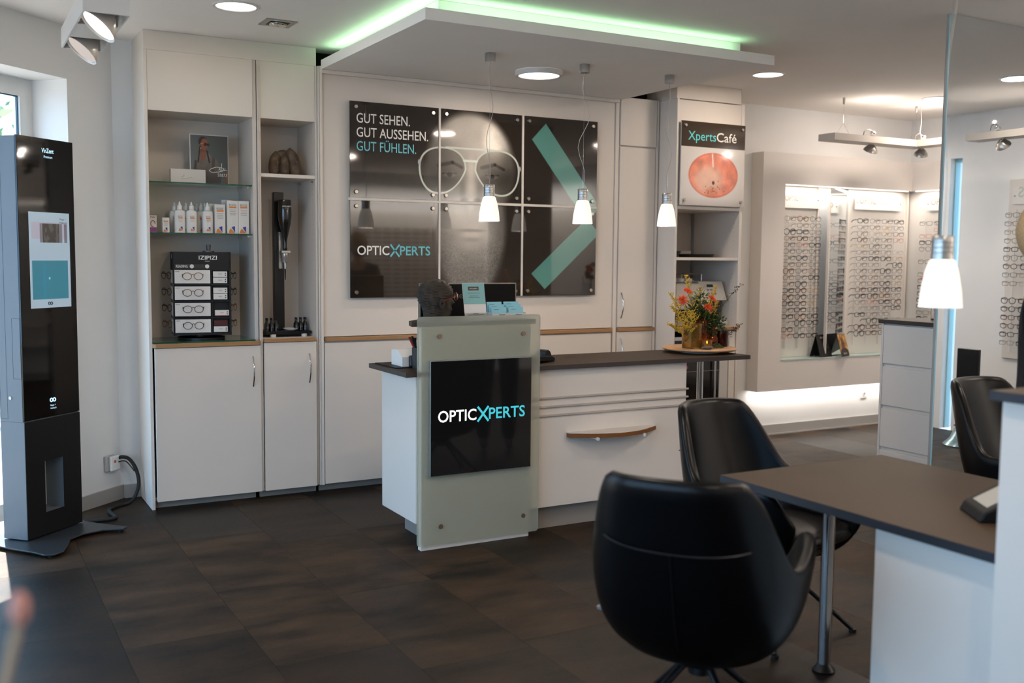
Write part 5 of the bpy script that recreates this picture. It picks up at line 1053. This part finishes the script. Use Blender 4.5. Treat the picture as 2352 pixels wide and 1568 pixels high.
mr = thing('niche_mirror', 'tall narrow mirror strip standing angled between two eyeglass panels', 'mirror', (6.86, 6.44, .675), math.radians(17))
MB().box((-.16, 0, 0), (.16, .006, 1.455)).build('mirror_glass', M_mirror, mr, local=True, bevel=.0005); MB().box((.161, -.01, 0), (.175, .02, 1.46)).box((-.172, -.004, 0), (-.161, .02, 1.46)).build('frame_strip', M_lam, mr, local=True)
mr.location = (6.865, 6.435, .675)
num = ['first', 'second', 'third', 'fourth', 'fifth', 'sixth', 'seventh', 'eighth', 'ninth', 'tenth', 'eleventh', 'twelfth', 'thirteenth', 'fourteenth', 'fifteenth', 'sixteenth', 'seventeenth', 'eighteenth', 'nineteenth']
rg = random.Random(21)
def bank(cols_, nrows, ztop, pitch, place, where, grp, empty=.06, pal=None):
    for j, cname in enumerate(cols_):
        for i in range(nrows):
            if rg.random() < empty: continue
            z = ztop - pitch*i; low = i > nrows*.55
            cl = rg.choices(['dark', 'brown', 'grey', 'tortoise', 'copper', 'clear', 'navy', 'gold'], [7+6*low, 3+2*low, 4, 1.5, .7, 1.5-low, 1, 1.5])[0]
            p, rz = place(j, z); k = rg.choice((0, 1, 1, 2, 3)); shp = {0: 'round', 1: 'panto', 2: 'angular', 3: 'drop-shaped'}[k]
            glasses(p, rz + rg.uniform(-.05, .05), k, cl, f'{cl} {shp} eyeglasses, {num[i]} row from top, {cname} column of {where}', grp, r=.0031 if cl in ('dark', 'brown', 'tortoise', 'navy') and (low or rg.random() < .4) else .0018, rx=rg.uniform(-.04, .04)).scale = (1, .7, 1)
bank(('left', 'middle', 'right'), 19, 1.862, .0555, lambda j, z: ((6.262+.148*j, 6.405, z), 0), 'the left niche panel', 'eyeglasses on the left niche panel')
bank(('first', 'second', 'third', 'fourth'), 19, 1.862, .0555, lambda j, z: ((7.135+.155*j, 6.405, z), 0), 'the middle niche panel', 'eyeglasses on the middle niche panel')
bank(('back', 'front'), 18, 1.85, .0575, lambda j, z: ((7.755, 6.24-.155*j, z), -PI/2), 'the right wing panel', 'eyeglasses on the right wing panel')
# tent cards in the niche
def tent(name, c, rz, lab, dark):
    t = thing(name, lab, 'picture card', c, rz); a = math.radians(16)
    fr_ = MB().box((-.085, -.001, 0), (.085, .001, .20), m=Matrix.Translation((0, -.055, 0)) @ Matrix.Rotation(-a, 4, 'X')).build('front_card', mat('card_black', '15120f', .4), t, local=True); MB().box((-.085, -.001, 0), (.085, .001, .20), m=Matrix.Translation((0, .055, 0)) @ Matrix.Rotation(a, 4, 'X')).build('rear_card', mat('card_black', '15120f', .4), t, local=True)
    mm = Matrix.Translation((0, -.055, 0)) @ Matrix.Rotation(-a, 4, 'X')
    if dark:
        text('EXALTO', tuple(mm @ Vector((-.03, -.002, .165))), .016, M_ltxt, t, (PI/2-a, 0, 0), width=.09, local=True)
    else:
        def por(U, V):
            Z = V*1.2; n = vnoise(U, Z, 16, 12); c_ = np.stack([.62+.35*n, .42+.32*n, .22+.2*n], -1); c_ = c_*(.6+.5*vnoise(U, Z, 7, 2)[..., None])
            c_ = over(c_, ell(U, Z, .5, .15, .48, .32, .06), (.10, .08, .07)); c_ = over(c_, seg(U, Z, (.48, .5), (.48, .3), .13), (.25, .15, .11)); c_ = over(c_, ell(U, Z, .46, .68, .19, .31, .04), (.36, .22, .17)); c_ = over(c_, ell(U, Z, .46, .86, .17, .14, .2), (.42, .28, .22))
            for ex in (.38, .54): c_ = over(c_, ell(U, Z, ex, .68, .04, .018, .2), (.1, .06, .05))
            c_ = over(c_, ell(U, Z, .46, .57, .035, .05, .4), (.46, .30, .23)); c_ = over(c_, ell(U, Z, .46, .47, .06, .018, .2), (.3, .13, .11)); return c_
        o = mm @ Vector((-.083, -.0018, .002)); du = mm.to_3x3() @ Vector((.166, 0, 0)); dv = mm.to_3x3() @ Vector((0, 0, .196)); printed('picture', o, du, dv, 80, 96, por, vcmat('matt_print', .45), t, local=True)
        text('EXALTO', tuple(mm @ Vector((0, -.0028, .018))), .016, M_ltxt, t, (PI/2-a, 0, 0), width=.07, align='CENTER', local=True)
tent('tent_card', (6.85, 6.33, .6695), math.radians(20), 'tent card with a portrait of a person on an orange leafy ground, in the niche', False)
tent('tent_card', (6.70, 6.43, .6695), math.radians(8), 'nearly black tent card with white lettering, behind the portrait tent card', True)
bpy.data.objects['tent_card'].location.y = 6.40; bpy.data.objects['tent_card'].location.x = 6.90
def wsock(x, y, z, lab): 
    t = thing('wall_socket', lab, 'socket', (x, y, z-.04)); MB().box((x-.04, y-.008, z-.04), (x+.04, y, z+.04), .003).build('frame', mat('socket_white', 'e2e0dc', .4), t); MB().lathe([(.021, .002), (.021, -.004), (.017, -.004), (.017, .002)], seg=24, m=Matrix.Translation((x, y-.009, z)) @ Matrix.Rotation(-PI/2, 4, 'X')).build('insert', mat('socket_white', 'e2e0dc', .4), t); MB().lathe([(0, 0), (.0165, 0), (.0165, .001), (0, .001)], seg=20, m=Matrix.Translation((x, y-.009, z)) @ Matrix.Rotation(PI/2, 4, 'X')).build('recess', mat('socket_shadow', '8a857f', .6), t)
wsock(7.345, YF-.0005, .29, 'white wall socket under the lit eyeglass niche')
wsock(7.345, YF-.0005, .29, 'x') if 0 else None

# right wall eyeglass panel, seen in the mirror
rp2 = thing('frame_board', 'white wall board of eyeglasses on the right wall, seen in the mirrored pillar', 'wall display', (7.84, 2.5, .7))
bx('board', (XR-.02, 1.72, .70), (XR-.001, 3.3, 2.2), M_back, rp2, .002)
for y in (1.80, 1.95, 2.10, 2.25): MB().cyl((XR-.03, y, .75), (XR-.03, y, 1.95), .004, seg=8).build('frame_rod', mat('clear_rod', 'd8d8d6', .15), rp2)
bank(('first', 'second', 'third'), 16, 1.90, .071, lambda j, z: ((7.77, 1.80+.155*j, z), -PI/2), 'the right wall board', 'eyeglasses on the right wall board')
nsign(1.76, 2.6, 1.99, 2.13, 7.82, 'backlit white lettered sign on the right wall board seen in the mirror', -PI/2)

# ------------------------------------------------------------------ hanging light bar
lb = thing('light_bar', 'long L-shaped white light bar hanging on thin wires at upper right', 'light bar', (7.1, 5.86, 2.45))
M_bar = mat('bar_white', 'b9b2aa', .45)
MB().prism([(6.09, 5.95), (6.09, 5.78), (7.03, 5.78), (7.03, 1.88), (7.2, 1.88), (7.2, 5.95)], 2.452, 2.505).build('bar', M_bar, lb)
for x, y in ((6.27, 5.865), (7.115, 5.865), (7.115, 2.4)):
    MB().lathe([(0, 0), (.012, 0), (.009, -.05), (0, -.05)], (x, y, ZC-.0005), 12).build('ceiling_anchor', M_alu, lb)
    d = Vector((.075, 0, 0)) if y > 3 else Vector((0, .075, 0)); p = Vector((x, y, 2.6)); mb = MB().cyl((x, y, 2.6), (x, y, ZC-.05), .0012, seg=6); mb.cyl(p-Vector((0, 0, .0)), Vector((x, y, 2.505))-d, .001, seg=5).cyl(p, Vector((x, y, 2.505))+d, .001, seg=5).build('suspension_wire', M_chrome, lb, kind='stuff')
MB().tube([(7.115+.0, 5.80, 2.505), (7.11, 5.82, 2.58), (7.15, 5.84, 2.66), (7.13, 5.83, 2.74), (7.118, 5.83, ZC)], .003, 6).build('feed_cord', mat('cord_grey', 'aaa49e', .5), lb, smooth=True)
def barspot(x, y, aim, lab, e=16):
    t = thing('bar_spot', lab, 'spotlight', (x, y, 2.39), 0, 'silver reflector spots on the light bar'); a = Vector(aim).normalized(); mt = Matrix.Translation((x, y, 2.40)) @ a.to_track_quat('Z', 'Y').to_matrix().to_4x4()
    MB().lathe([(.014, -.05), (.03, -.04), (.052, -.012), (.058, .006), (.056, .008), (.05, -.01), (.028, -.036), (.012, -.045)], seg=28, m=mt).build('reflector', mat('spot_silver', 'b9b4ae', .25, .8), t, smooth=True)
    MB().lathe([(0, 0), (.048, 0), (.048, .002), (0, .002)], seg=28, m=mt).build('lens', emis('spot_lens', 'fff4ea', 2.5), t)
    MB().blob((x-.02, y-.04, 2.53), .024, 2).build('ball_joint', M_chrome, t, smooth=True)
    MB().tube([(x-.12, y-.03, 2.51), (x-.11, y-.03, 2.545), (x-.07, y-.03, 2.565), (x-.03, y-.035, 2.55)], .0035, 6).build('cable_loop', mat('loop_dark', '5a5550', .4), t, smooth=True)
    MB().cyl((x, y, 2.43), (x, y, 2.455), .02).build('mount', M_chrome, t)
    light('bar_spot_beam', 'SPOT', tuple(Vector((x, y, 2.40)) + a*.03), e*.45, WARM, a, spot_size=2.0, spot_blend=.9, shadow_soft_size=.05)
    light('bar_uplight', 'POINT', (x-.02, y-.07, 2.585), 3.5, WARM, shadow_soft_size=.01)
barspot(6.58, 5.86, (.0, .45, -.9), 'silver spot on the light bar, nearest its left end', 26); barspot(7.16, 5.84, (.25, .4, -.9), 'silver spot on the light bar just before its corner', 26)
barspot(7.115, 5.45, (.7, .1, -.8), 'silver spot on the light bar just past its corner', 20); barspot(7.115, 2.15, (.65, .0, -.75), 'silver spot at the front end of the light bar, seen in the mirror', 26)
barspot(7.115, 3.8, (.7, 0, -.75), 'silver spot midway along the light bar over the right wing', 20)

# ------------------------------------------------------------------ chest, mirrored pillar
ch = thing('drawer_chest', 'tall white drawer chest with dark top beside the mirrored pillar', 'chest of drawers', (5.35, 4.16, 0))
bx('carcass', (5.118, 3.90, .0), (5.62, 4.40, 1.125), M_lam, ch); bx('top', (5.085, 3.885, 1.126), (5.63, 4.415, 1.152), M_topedge, ch, .002)
for i in range(4): bx('drawer', (5.10, 3.905, 1.118-.262*(i+1)+.022), (5.1175, 4.382, 1.118-.262*i), M_lam, ch, .002)
bx('side_strip', (5.10, 4.384, .07), (5.1175, 4.40, 1.125), M_lam, ch, .001)
fv = thing('flower_vase', 'small clear glass vase of dark red and orange blooms on the drawer chest', 'vase', (5.36, 4.19, 1.1525)); c = (5.36, 4.19, 1.1525)
MB().lathe([(0, .001), (.04, 0), (.045, .004), (.045, .12), (.043, .12), (.042, .01), (0, .008)], c, 28).build('glass', M_glass, fv, smooth=True)
bq = thing('bouquet', 'dark red and orange flowers with green leaves in the clear vase', 'flowers', (5.36, 4.19, 1.165)); mb = MB()
for k in range(8): mb.tube([(5.36+.02*math.cos(k), 4.19+.02*math.sin(k), 1.165), (5.36+.05*math.cos(k), 4.19+.05*math.sin(k), 1.34)], .002, 5)
mb.build('stems', M_goldl, bq, kind='stuff')
for k, (dx, dy, dz, r, cm_) in enumerate(((-.02, .09, 1.40, .035, 'orange'), (.0, .02, 1.42, .04, 'orange'), (-.03, .06, 1.34, .033, 'red'), (-.01, .10, 1.33, .03, 'red'), (.03, -.04, 1.36, .04, 'red'), (.02, .07, 1.45, .028, 'green'))):
    mb = MB(); cc = Vector((5.36+dx, 4.19+dy, dz))
    for q in range(60): d = Vector((rf.gauss(0, 1), rf.gauss(0, 1), rf.gauss(0, 1))).normalized(); e_ = d.orthogonal().normalized()*r*.25; mb.b.faces.new([mb.b.verts.new(x) for x in (cc+d*r*.4-e_, cc+d*r*.4+e_, cc+d*r*rf.uniform(.85, 1.1))])
    mb.blob(cc, r*.6, 1).build('bloom', {'orange': M_mum, 'red': mat('bloom_red', '5a1420', .6), 'green': mat('bloom_green', '5f7030', .6)}[cm_], bq, kind=None)
pl = thing('mirror_pillar', 'floor to ceiling pillar faced with a mirror at the right', 'mirror', (4.95, 3.7, 0))
bx('core', (4.603, 3.608, 0), (5.30, 3.628, ZC-.0005), mat('mirror_backing', '9a9690', .6), pl, 0); bx('mirror_glass', (4.600, 3.60, .0), (5.312, 3.6075, ZC-.0005), M_mirror, pl, 0)
bx('edge', (4.5975, 3.600, 0), (4.5998, 3.608, ZC-.0005), mat('mirror_edge', '9fc3c8', .2), pl, 0)
# floor stand reflected in the mirror
fs = thing('trumpet_stand', 'black upright panel on a glossy trumpet-shaped foot, seen in the mirror', 'display stand', (7.30, 1.80, 0))
MB().lathe([(0, 0), (.17, 0), (.172, .01), (.12, .06), (.075, .16), (.045, .30), (.035, .40), (0, .40)], (7.30, 1.80, .0), 36).build('foot', mat('sparkle_chrome', '8fa9b4', .18, .9, noise=.5, scale=200), fs, smooth=True)
bx('panel', (7.285, 1.70, .40), (7.315, 1.90, .80), M_black, fs, .003)

# ================================================================== DESK and its things
dk = thing('desk', 'consultation desk with dark brown top, chrome leg and white side panel', 'desk', (2.85, 2.2, 0))
bx('desktop', (2.427, .5, .712), (3.265, 2.79, .740), M_top, dk, .0015)
MB().box((2.4262, .5, .7122), (2.4268, 2.79, .7398)).box((2.4265, 2.7902, .7122), (3.265, 2.7908, .7398)).build('edge_band', mat('desk_edge', '23252b', .45), dk)
mb = MB().cyl((2.80, 2.62, .012), (2.80, 2.62, .7115), .024, seg=28).build('leg', M_chrome, dk, smooth=True); MB().lathe([(0, 0), (.04, 0), (.042, .006), (.03, .02), (.024, .03), (0, .03)], (2.80, 2.62, 0), 28).build('foot', M_black, dk, smooth=True)
bx('side_panel', (2.467, .5, 0), (2.492, 2.12, .7115), M_lam, dk, .001); bx('end_panel', (2.4925, 2.095, 0), (3.2, 2.115, .7115), M_lam, dk, .001)
rc = thing('side_cabinet', 'white cabinet with dark top at the right edge, in front of the desk', 'cabinet', (2.8, 1.0, 0))
bx('carcass', (2.38, .3, 0), (2.425, 1.655, 1.160), M_lam, rc, .001); bx('end_board', (2.3805, 1.62, .7405), (2.90, 1.6545, 1.160), M_lam, rc, .001); bx('top', (2.355, .28, 1.1605), (2.95, 1.675, 1.186), M_top, rc, .002); MB().box((2.3542, .28, 1.161), (2.3548, 1.675, 1.1855)).box((2.3545, 1.6752, 1.161), (2.95, 1.6758, 1.1855)).build('edge_band', mat('desk_edge', '23252b', .45), rc)
ph = thing('desk_calculator', 'black wedge shaped desk device with pale panel at the right end of the desk', 'desk device', (2.80, 1.93, .7405), math.radians(-35))
MB().prism([(-.10, 0), (.10, 0), (.10, .10), (.06, .11), (-.085, .03)], -.09, .09, m=Matrix(((1, 0, 0, 0), (0, 0, 1, 0), (0, 1, 0, 0), (0, 0, 0, 1)))).build('body', M_plastic, ph, local=True, bevel=.006)
MB().box((-.075, -.06, 0), (.03, .06, .004), m=Matrix.Translation((0, 0, .074)) @ Matrix.Rotation(-math.radians(29), 4, 'Y')).build('pale_panel', mat('pale_grey', '9a978f', .5), ph, local=True); MB().box((.045, -.05, 0), (.06, .05, .004), m=Matrix.Translation((0, 0, .078)) @ Matrix.Rotation(-math.radians(29), 4, 'Y')).build('display', mat('display_green', '5d7a70', .2), ph, local=True)

def armchair(loc, facing, lab, s=1.0):
    t = thing('leather_armchair', lab, 'chair', loc, math.atan2(-facing[0], facing[1]), 'black leather armchairs'); t.scale = (s, s, s)
    NU, NV = 40, 16; mb = MB(); b = mb.b; grid = []; PH = math.radians(142)
    def surf(u, v, g=0):
        ph = -PH + 2*PH*u; a = abs(ph); q = math.degrees(a)
        h = .90 - .29*float(sm(40, 76, q)) + .04*float(sm(80, 112, q)) - .14*float(sm(118, 142, q))
        z = .285 + (h-.285)*v**1.5
        R = float(np.interp(z, [.285, .292, .31, .34, .38, .43, .50, .60, .70, .90], [0, .30, .52, .68, .80, .89, .955, 1.0, 1.02, 1.03])) if v > 0 else 0; rx = .325*R; ry = .30*R
        ca, sa = math.cos(ph), math.sin(ph); e = .78; x = rx*math.copysign(abs(sa)**e, sa); y = -ry*math.copysign(abs(ca)**e, ca)
        up = max(0, (z-.42)/.46); bk = max(0, ca)
        x *= 1 - .16*up**1.2*(1-float(sm(60, 100, q))); y -= .10*up**1.2*bk + .0; y += .09*R*float(sm(80, 142, q))
        return Vector((x, y, z))
    for j in range(NV+1): grid.append([b.verts.new(surf(i/NU, max(.012, j/NV))) for i in range(NU+1)])
    for j in range(NV):
        for i in range(NU): b.faces.new((grid[j][i], grid[j][i+1], grid[j+1][i+1], grid[j+1][i]))
    bt = [b.verts.new(v.co*1) for v in grid[0]]
    cvert = b.verts.new((0, 0, .284))
    for i in range(NU): b.faces.new((cvert, grid[0][i+1], grid[0][i]))
    for v in bt: b.verts.remove(v)
    sh = mb.build('shell', M_leather, t, local=True, smooth=True, solid=.042, sub=1); sh.modifiers['solid'].offset = -1
    # piping along rim, seams on back
    off = .003
    def pt(u, v): p = surf(u, v); n = Vector((p.x, p.y, .0)).normalized(); return p + n*off
    MB().tube([pt(.5+.0*i, .3+.46*i/14) for i in range(15)], .0022, 5).build('back_seam', mat('seam_black', '06070a', .4), t, local=True)
    MB().tube([pt(.37+.26*i/40, .76 + .02*(abs(i-20)/20)**2) for i in range(41)], .0028, 5).build('back_seam', mat('seam_black', '06070a', .4), t, local=True)
    # seat cushion
    mb = MB(); n = 28; rings = []
    for (k, z) in ((.0, .395), (.7, .392), (.93, .40), (1.0, .425), (.97, .45), (.85, .465), (.5, .475), (0.0, .477)):
        if k == 0: rings.append([mb.b.verts.new((0, .06, z))]); continue
        rings.append([mb.b.verts.new((.255*k*math.copysign(abs(math.cos(2*PI*i/n))**.6, math.cos(2*PI*i/n)), .05 + (.27*k)*math.copysign(abs(math.sin(2*PI*i/n))**.6, math.sin(2*PI*i/n)), z)) for i in range(n)])
    for a_, b_ in zip(rings, rings[1:]):
        for i in range(n):
            j = (i+1) % n
            if len(a_) == 1: mb.b.faces.new((a_[0], b_[i], b_[j]))
            elif len(b_) == 1: mb.b.faces.new((a_[i], a_[j], b_[0]))
            else: mb.b.faces.new((a_[i], a_[j], b_[j], b_[i]))
    mb.build('seat_cushion', M_leather, t, local=True, smooth=True, sub=1)
    mb = MB().box((-.16, -.10, .33), (.16, .22, .395), .03).build('seat_base', M_leather, t, local=True, smooth=True)
    MB().cyl((0, .02, .262), (0, .02, .30), .07, .10, 24).cyl((0, .02, .225), (0, .02, .265), .035, seg=20).build('swivel_hub', M_black, t, local=True, smooth=True)
    for k in range(4):
        a = PI/4 + k*PI/2; d = Vector((math.cos(a), math.sin(a), 0)); MB().tube([Vector((0, .02, .262)) + d*.02, Vector((0, .02, .256)) + d*.06, Vector((0, .02, .012)) + d*.34], .014, 12, r_end=.010).build('leg', M_black, t, local=True, smooth=True)
        MB().cyl(Vector((0, .02, 0)) + d*.342, Vector((0, .02, .014)) + d*.342, .015, seg=12).build('foot_cap', M_plastic, t, local=True)
    return t
A1 = armchair((2.005, 2.385, 0), (.80, .60), 'black leather armchair in the foreground seen from behind', 1.025)
A2 = armchair((2.93, 3.08, 0), (.12, -1), 'black leather armchair at the near end of the desk, facing the desk')
A3 = armchair((4.36, 2.80, 0), (.10, -1), 'black leather armchair farthest right, behind the desk before the mirror', 1.06)
MB().box((-.315, -.02, .40), (-.295, .01, .415), .002).box((-.32, -.025, .385), (-.30, .015, .398), .002).build('height_lever', M_chrome, A1, local=True)

# ------------------------------------------------------------------ person at the right edge, standing in for a mirror reflection
pr = thing('person', 'person with blond hair in black clothes standing in for a mirror reflection', 'person', (3.72, 2.41, 0), math.radians(-147))
def skin(name, nodes, edges, m, parent, sub=2):
    me = bpy.data.meshes.new(name); me.from_pydata([n[0] for n in nodes], edges, []); o = bpy.data.objects.new(name, me); COL.objects.link(o); o.parent = parent
    sk = o.modifiers.new('skin', 'SKIN'); ly = me.skin_vertices[0] if me.skin_vertices else None
    if ly is None:
        bpy.context.view_layer.update(); ly = me.skin_vertices[0]
    for i, n in enumerate(nodes): ly.data[i].radius = (n[1], n[1] if len(n) < 3 else n[2]); ly.data[i].use_root = (i == 0)
    sb = o.modifiers.new('sub', 'SUBSURF'); sb.levels = sub; sb.render_levels = sub; me.materials.append(m)
    return o
M_skin = mat('skin_tone', 'b98368', .55); M_cloth = mat('black_knit', '0b0b0d', .8, bump=.3, scale=200)
# faces +y locally
N = [((0, 0, .92), .13, .10), ((0, 0, 1.08), .125, .09), ((0, .0, 1.25), .14, .10), ((0, -.01, 1.38), .12, .085), ((0, -.005, 1.46), .05), ((0, .01, 1.52), .048), ((0, .015, 1.58), .07, .08), ((0, .01, 1.66), .078, .09), ((0, 0, 1.71), .05)]
Eb = [(i, i+1) for i in range(8)]
def limb(pts, a):
    i0 = len(N); N.extend(pts); Eb.append((a, i0)); Eb.extend((i, i+1) for i in range(i0, len(N)-1))
for s in (-1, 1):
    limb([((s*.16, -.01, 1.37), .055), ((s*.20, .0, 1.24), .045), ((s*.21, .05, 1.11), .038), ((s*.17, .20, 1.22), .032), ((s*.12, .29, 1.32), .024)], 3)
    limb([((s*.09, 0, .82), .085), ((s*.10, .01, .50), .058), ((s*.10, -.01, .30), .05), ((s*.10, -.02, .08), .032), ((s*.10, .06, .035), .032), ((s*.10, .14, .03), .022)], 0)
skin('body', N, Eb, M_skin, pr)
for s in (-1, 1):
    for f, (dx, ln) in enumerate(((-.022, .055), (-.008, .062), (.006, .058), (.019, .047))):
        b0 = Vector((s*.12 + dx, .32, 1.345)); MB().tube([Vector((s*.12+dx*.6, .285, 1.325)), b0, b0 + Vector((-s*.004, ln*.5, .0)), b0 + Vector((-s*.012, ln*.7, -ln*.45))], .0085, 8, r_end=.006).build('finger', M_skin, pr, local=True, smooth=True)
    MB().tube([Vector((s*.11, .28, 1.325)), Vector((s*.11-s*.03, .30, 1.34)), Vector((s*.11-s*.045, .33, 1.35))], .010, 8, r_end=.007).build('thumb', M_skin, pr, local=True, smooth=True)
N2 = [((0, 0, .90), .145, .115), ((0, 0, 1.08), .14, .105), ((0, .0, 1.25), .155, .115), ((0, -.01, 1.38), .15, .115), ((0, -.005, 1.46), .078)]; E2 = [(0, 1), (1, 2), (2, 3), (3, 4)]
for s in (-1, 1):
    i0 = len(N2); N2 += [((s*.16, -.01, 1.37), .07), ((s*.20, .0, 1.24), .06), ((s*.215, .05, 1.11), .05), ((s*.17, .20, 1.22), .044), ((s*.135, .27, 1.295), .038)]; E2 += [(3, i0)] + [(i, i+1) for i in range(i0, i0+4)]
    i0 = len(N2); N2 += [((s*.09, 0, .82), .10), ((s*.10, .01, .50), .075), ((s*.10, -.01, .30), .065), ((s*.10, -.02, .09), .055)]; E2 += [(0, i0)] + [(i, i+1) for i in range(i0, i0+3)]
skin('black_clothes', N2, E2, M_cloth, pr)
M_hair = mat('blond_hair', 'b3946c', .6, noise=.3, scale=80, stretch=(6, 6, 1), bump=.6)
MB().blob((0, -.028, 1.635), .105, 3, (.9, .98, 1.22)).build('hair', M_hair, pr, local=True, smooth=True)
MB().blob((-.03, .095, 1.63), .011, 2).blob((.03, .095, 1.63), .011, 2).build('eyes', mat('eye', '3a2a22', .2), pr, local=True, smooth=True)
MB().blob((0, .105, 1.605), .014, 2, (.8, 1.2, 1.6)).build('nose', M_skin, pr, local=True, smooth=True); MB().blob((0, .09, 1.565), .018, 2, (1.3, .5, .4)).build('mouth', mat('lips', '8f4a42', .5), pr, local=True, smooth=True)

# ------------------------------------------------------------------ close, out of focus things at lower left
st = thing('plant_stand', 'tall slim beige stand close to the camera at the lower left edge', 'stand', (.03, .98, 0))
MB().lathe([(0, 0), (.11, 0), (.11, .015), (.02, .03), (.016, .9), (.02, 1.0), (.05, 1.08), (.052, 1.10), (0, 1.10)], (.0, .93, 0), 28).build('column', mat('stand_beige', 'b3a594', .7), st, smooth=True)
dc = thing('dried_stem', 'blurred dried stem with a pinkish tip near the lower left corner', 'dried flower', (.02, .95, 1.1005)); MB().tube([(.02, .95, 1.1005), (.035, .965, 1.15), (.046, .975, 1.19)], .004, 8).build('stem', mat('dry_stem', 'a08a70', .7), dc); MB().blob((.048, .978, 1.205), .011, 2, (.8, .8, 1.5)).build('tip', mat('dry_pink', 'c48a7c', .6), dc, smooth=True)

# unseen rear frame walls, added to give the glossy picture panels bright reflections
rw = thing('rear_frame_wall', 'added unseen lit white eyeglass wall at the rear of the shop', 'wall display', (6.4, -2.55, .6))
bx('board', (4.9, YB+.001, .6), (7.8, YB+.03, 2.2), M_back, rw, 0)
mb = MB()
for i in range(17):
    for k in range(17): mb.box((5.0+.165*k, YB+.05, .8+.07*i), (5.13+.165*k, YB+.055, .822+.07*i))
mb.build('frame_row', FM['brown'], rw, kind='stuff')
light('rear_reflection_fill', 'AREA', (6.4, YB+.35, 2.5), 70, (1, .92, .84), rot=(-.33, 0, 0), shape='RECTANGLE', size=2.6, size_y=.1)  # added unseen lamp, brightens the rear wall for the panel reflections
rw2 = thing('rear_side_wall', 'added unseen lit white board on the right wall toward the rear', 'wall display', (7.8, -1, .6))
bx('board', (XR-.03, -2.4, .6), (XR-.001, .8, 2.2), M_back, rw2, 0)
light('side_reflection_fill', 'AREA', (XR-.35, -.8, 2.5), 70, (1, .92, .84), rot=(0, -.33, 0), shape='RECTANGLE', size=.1, size_y=2.8)  # second added lamp, lights the side board that the panels reflect
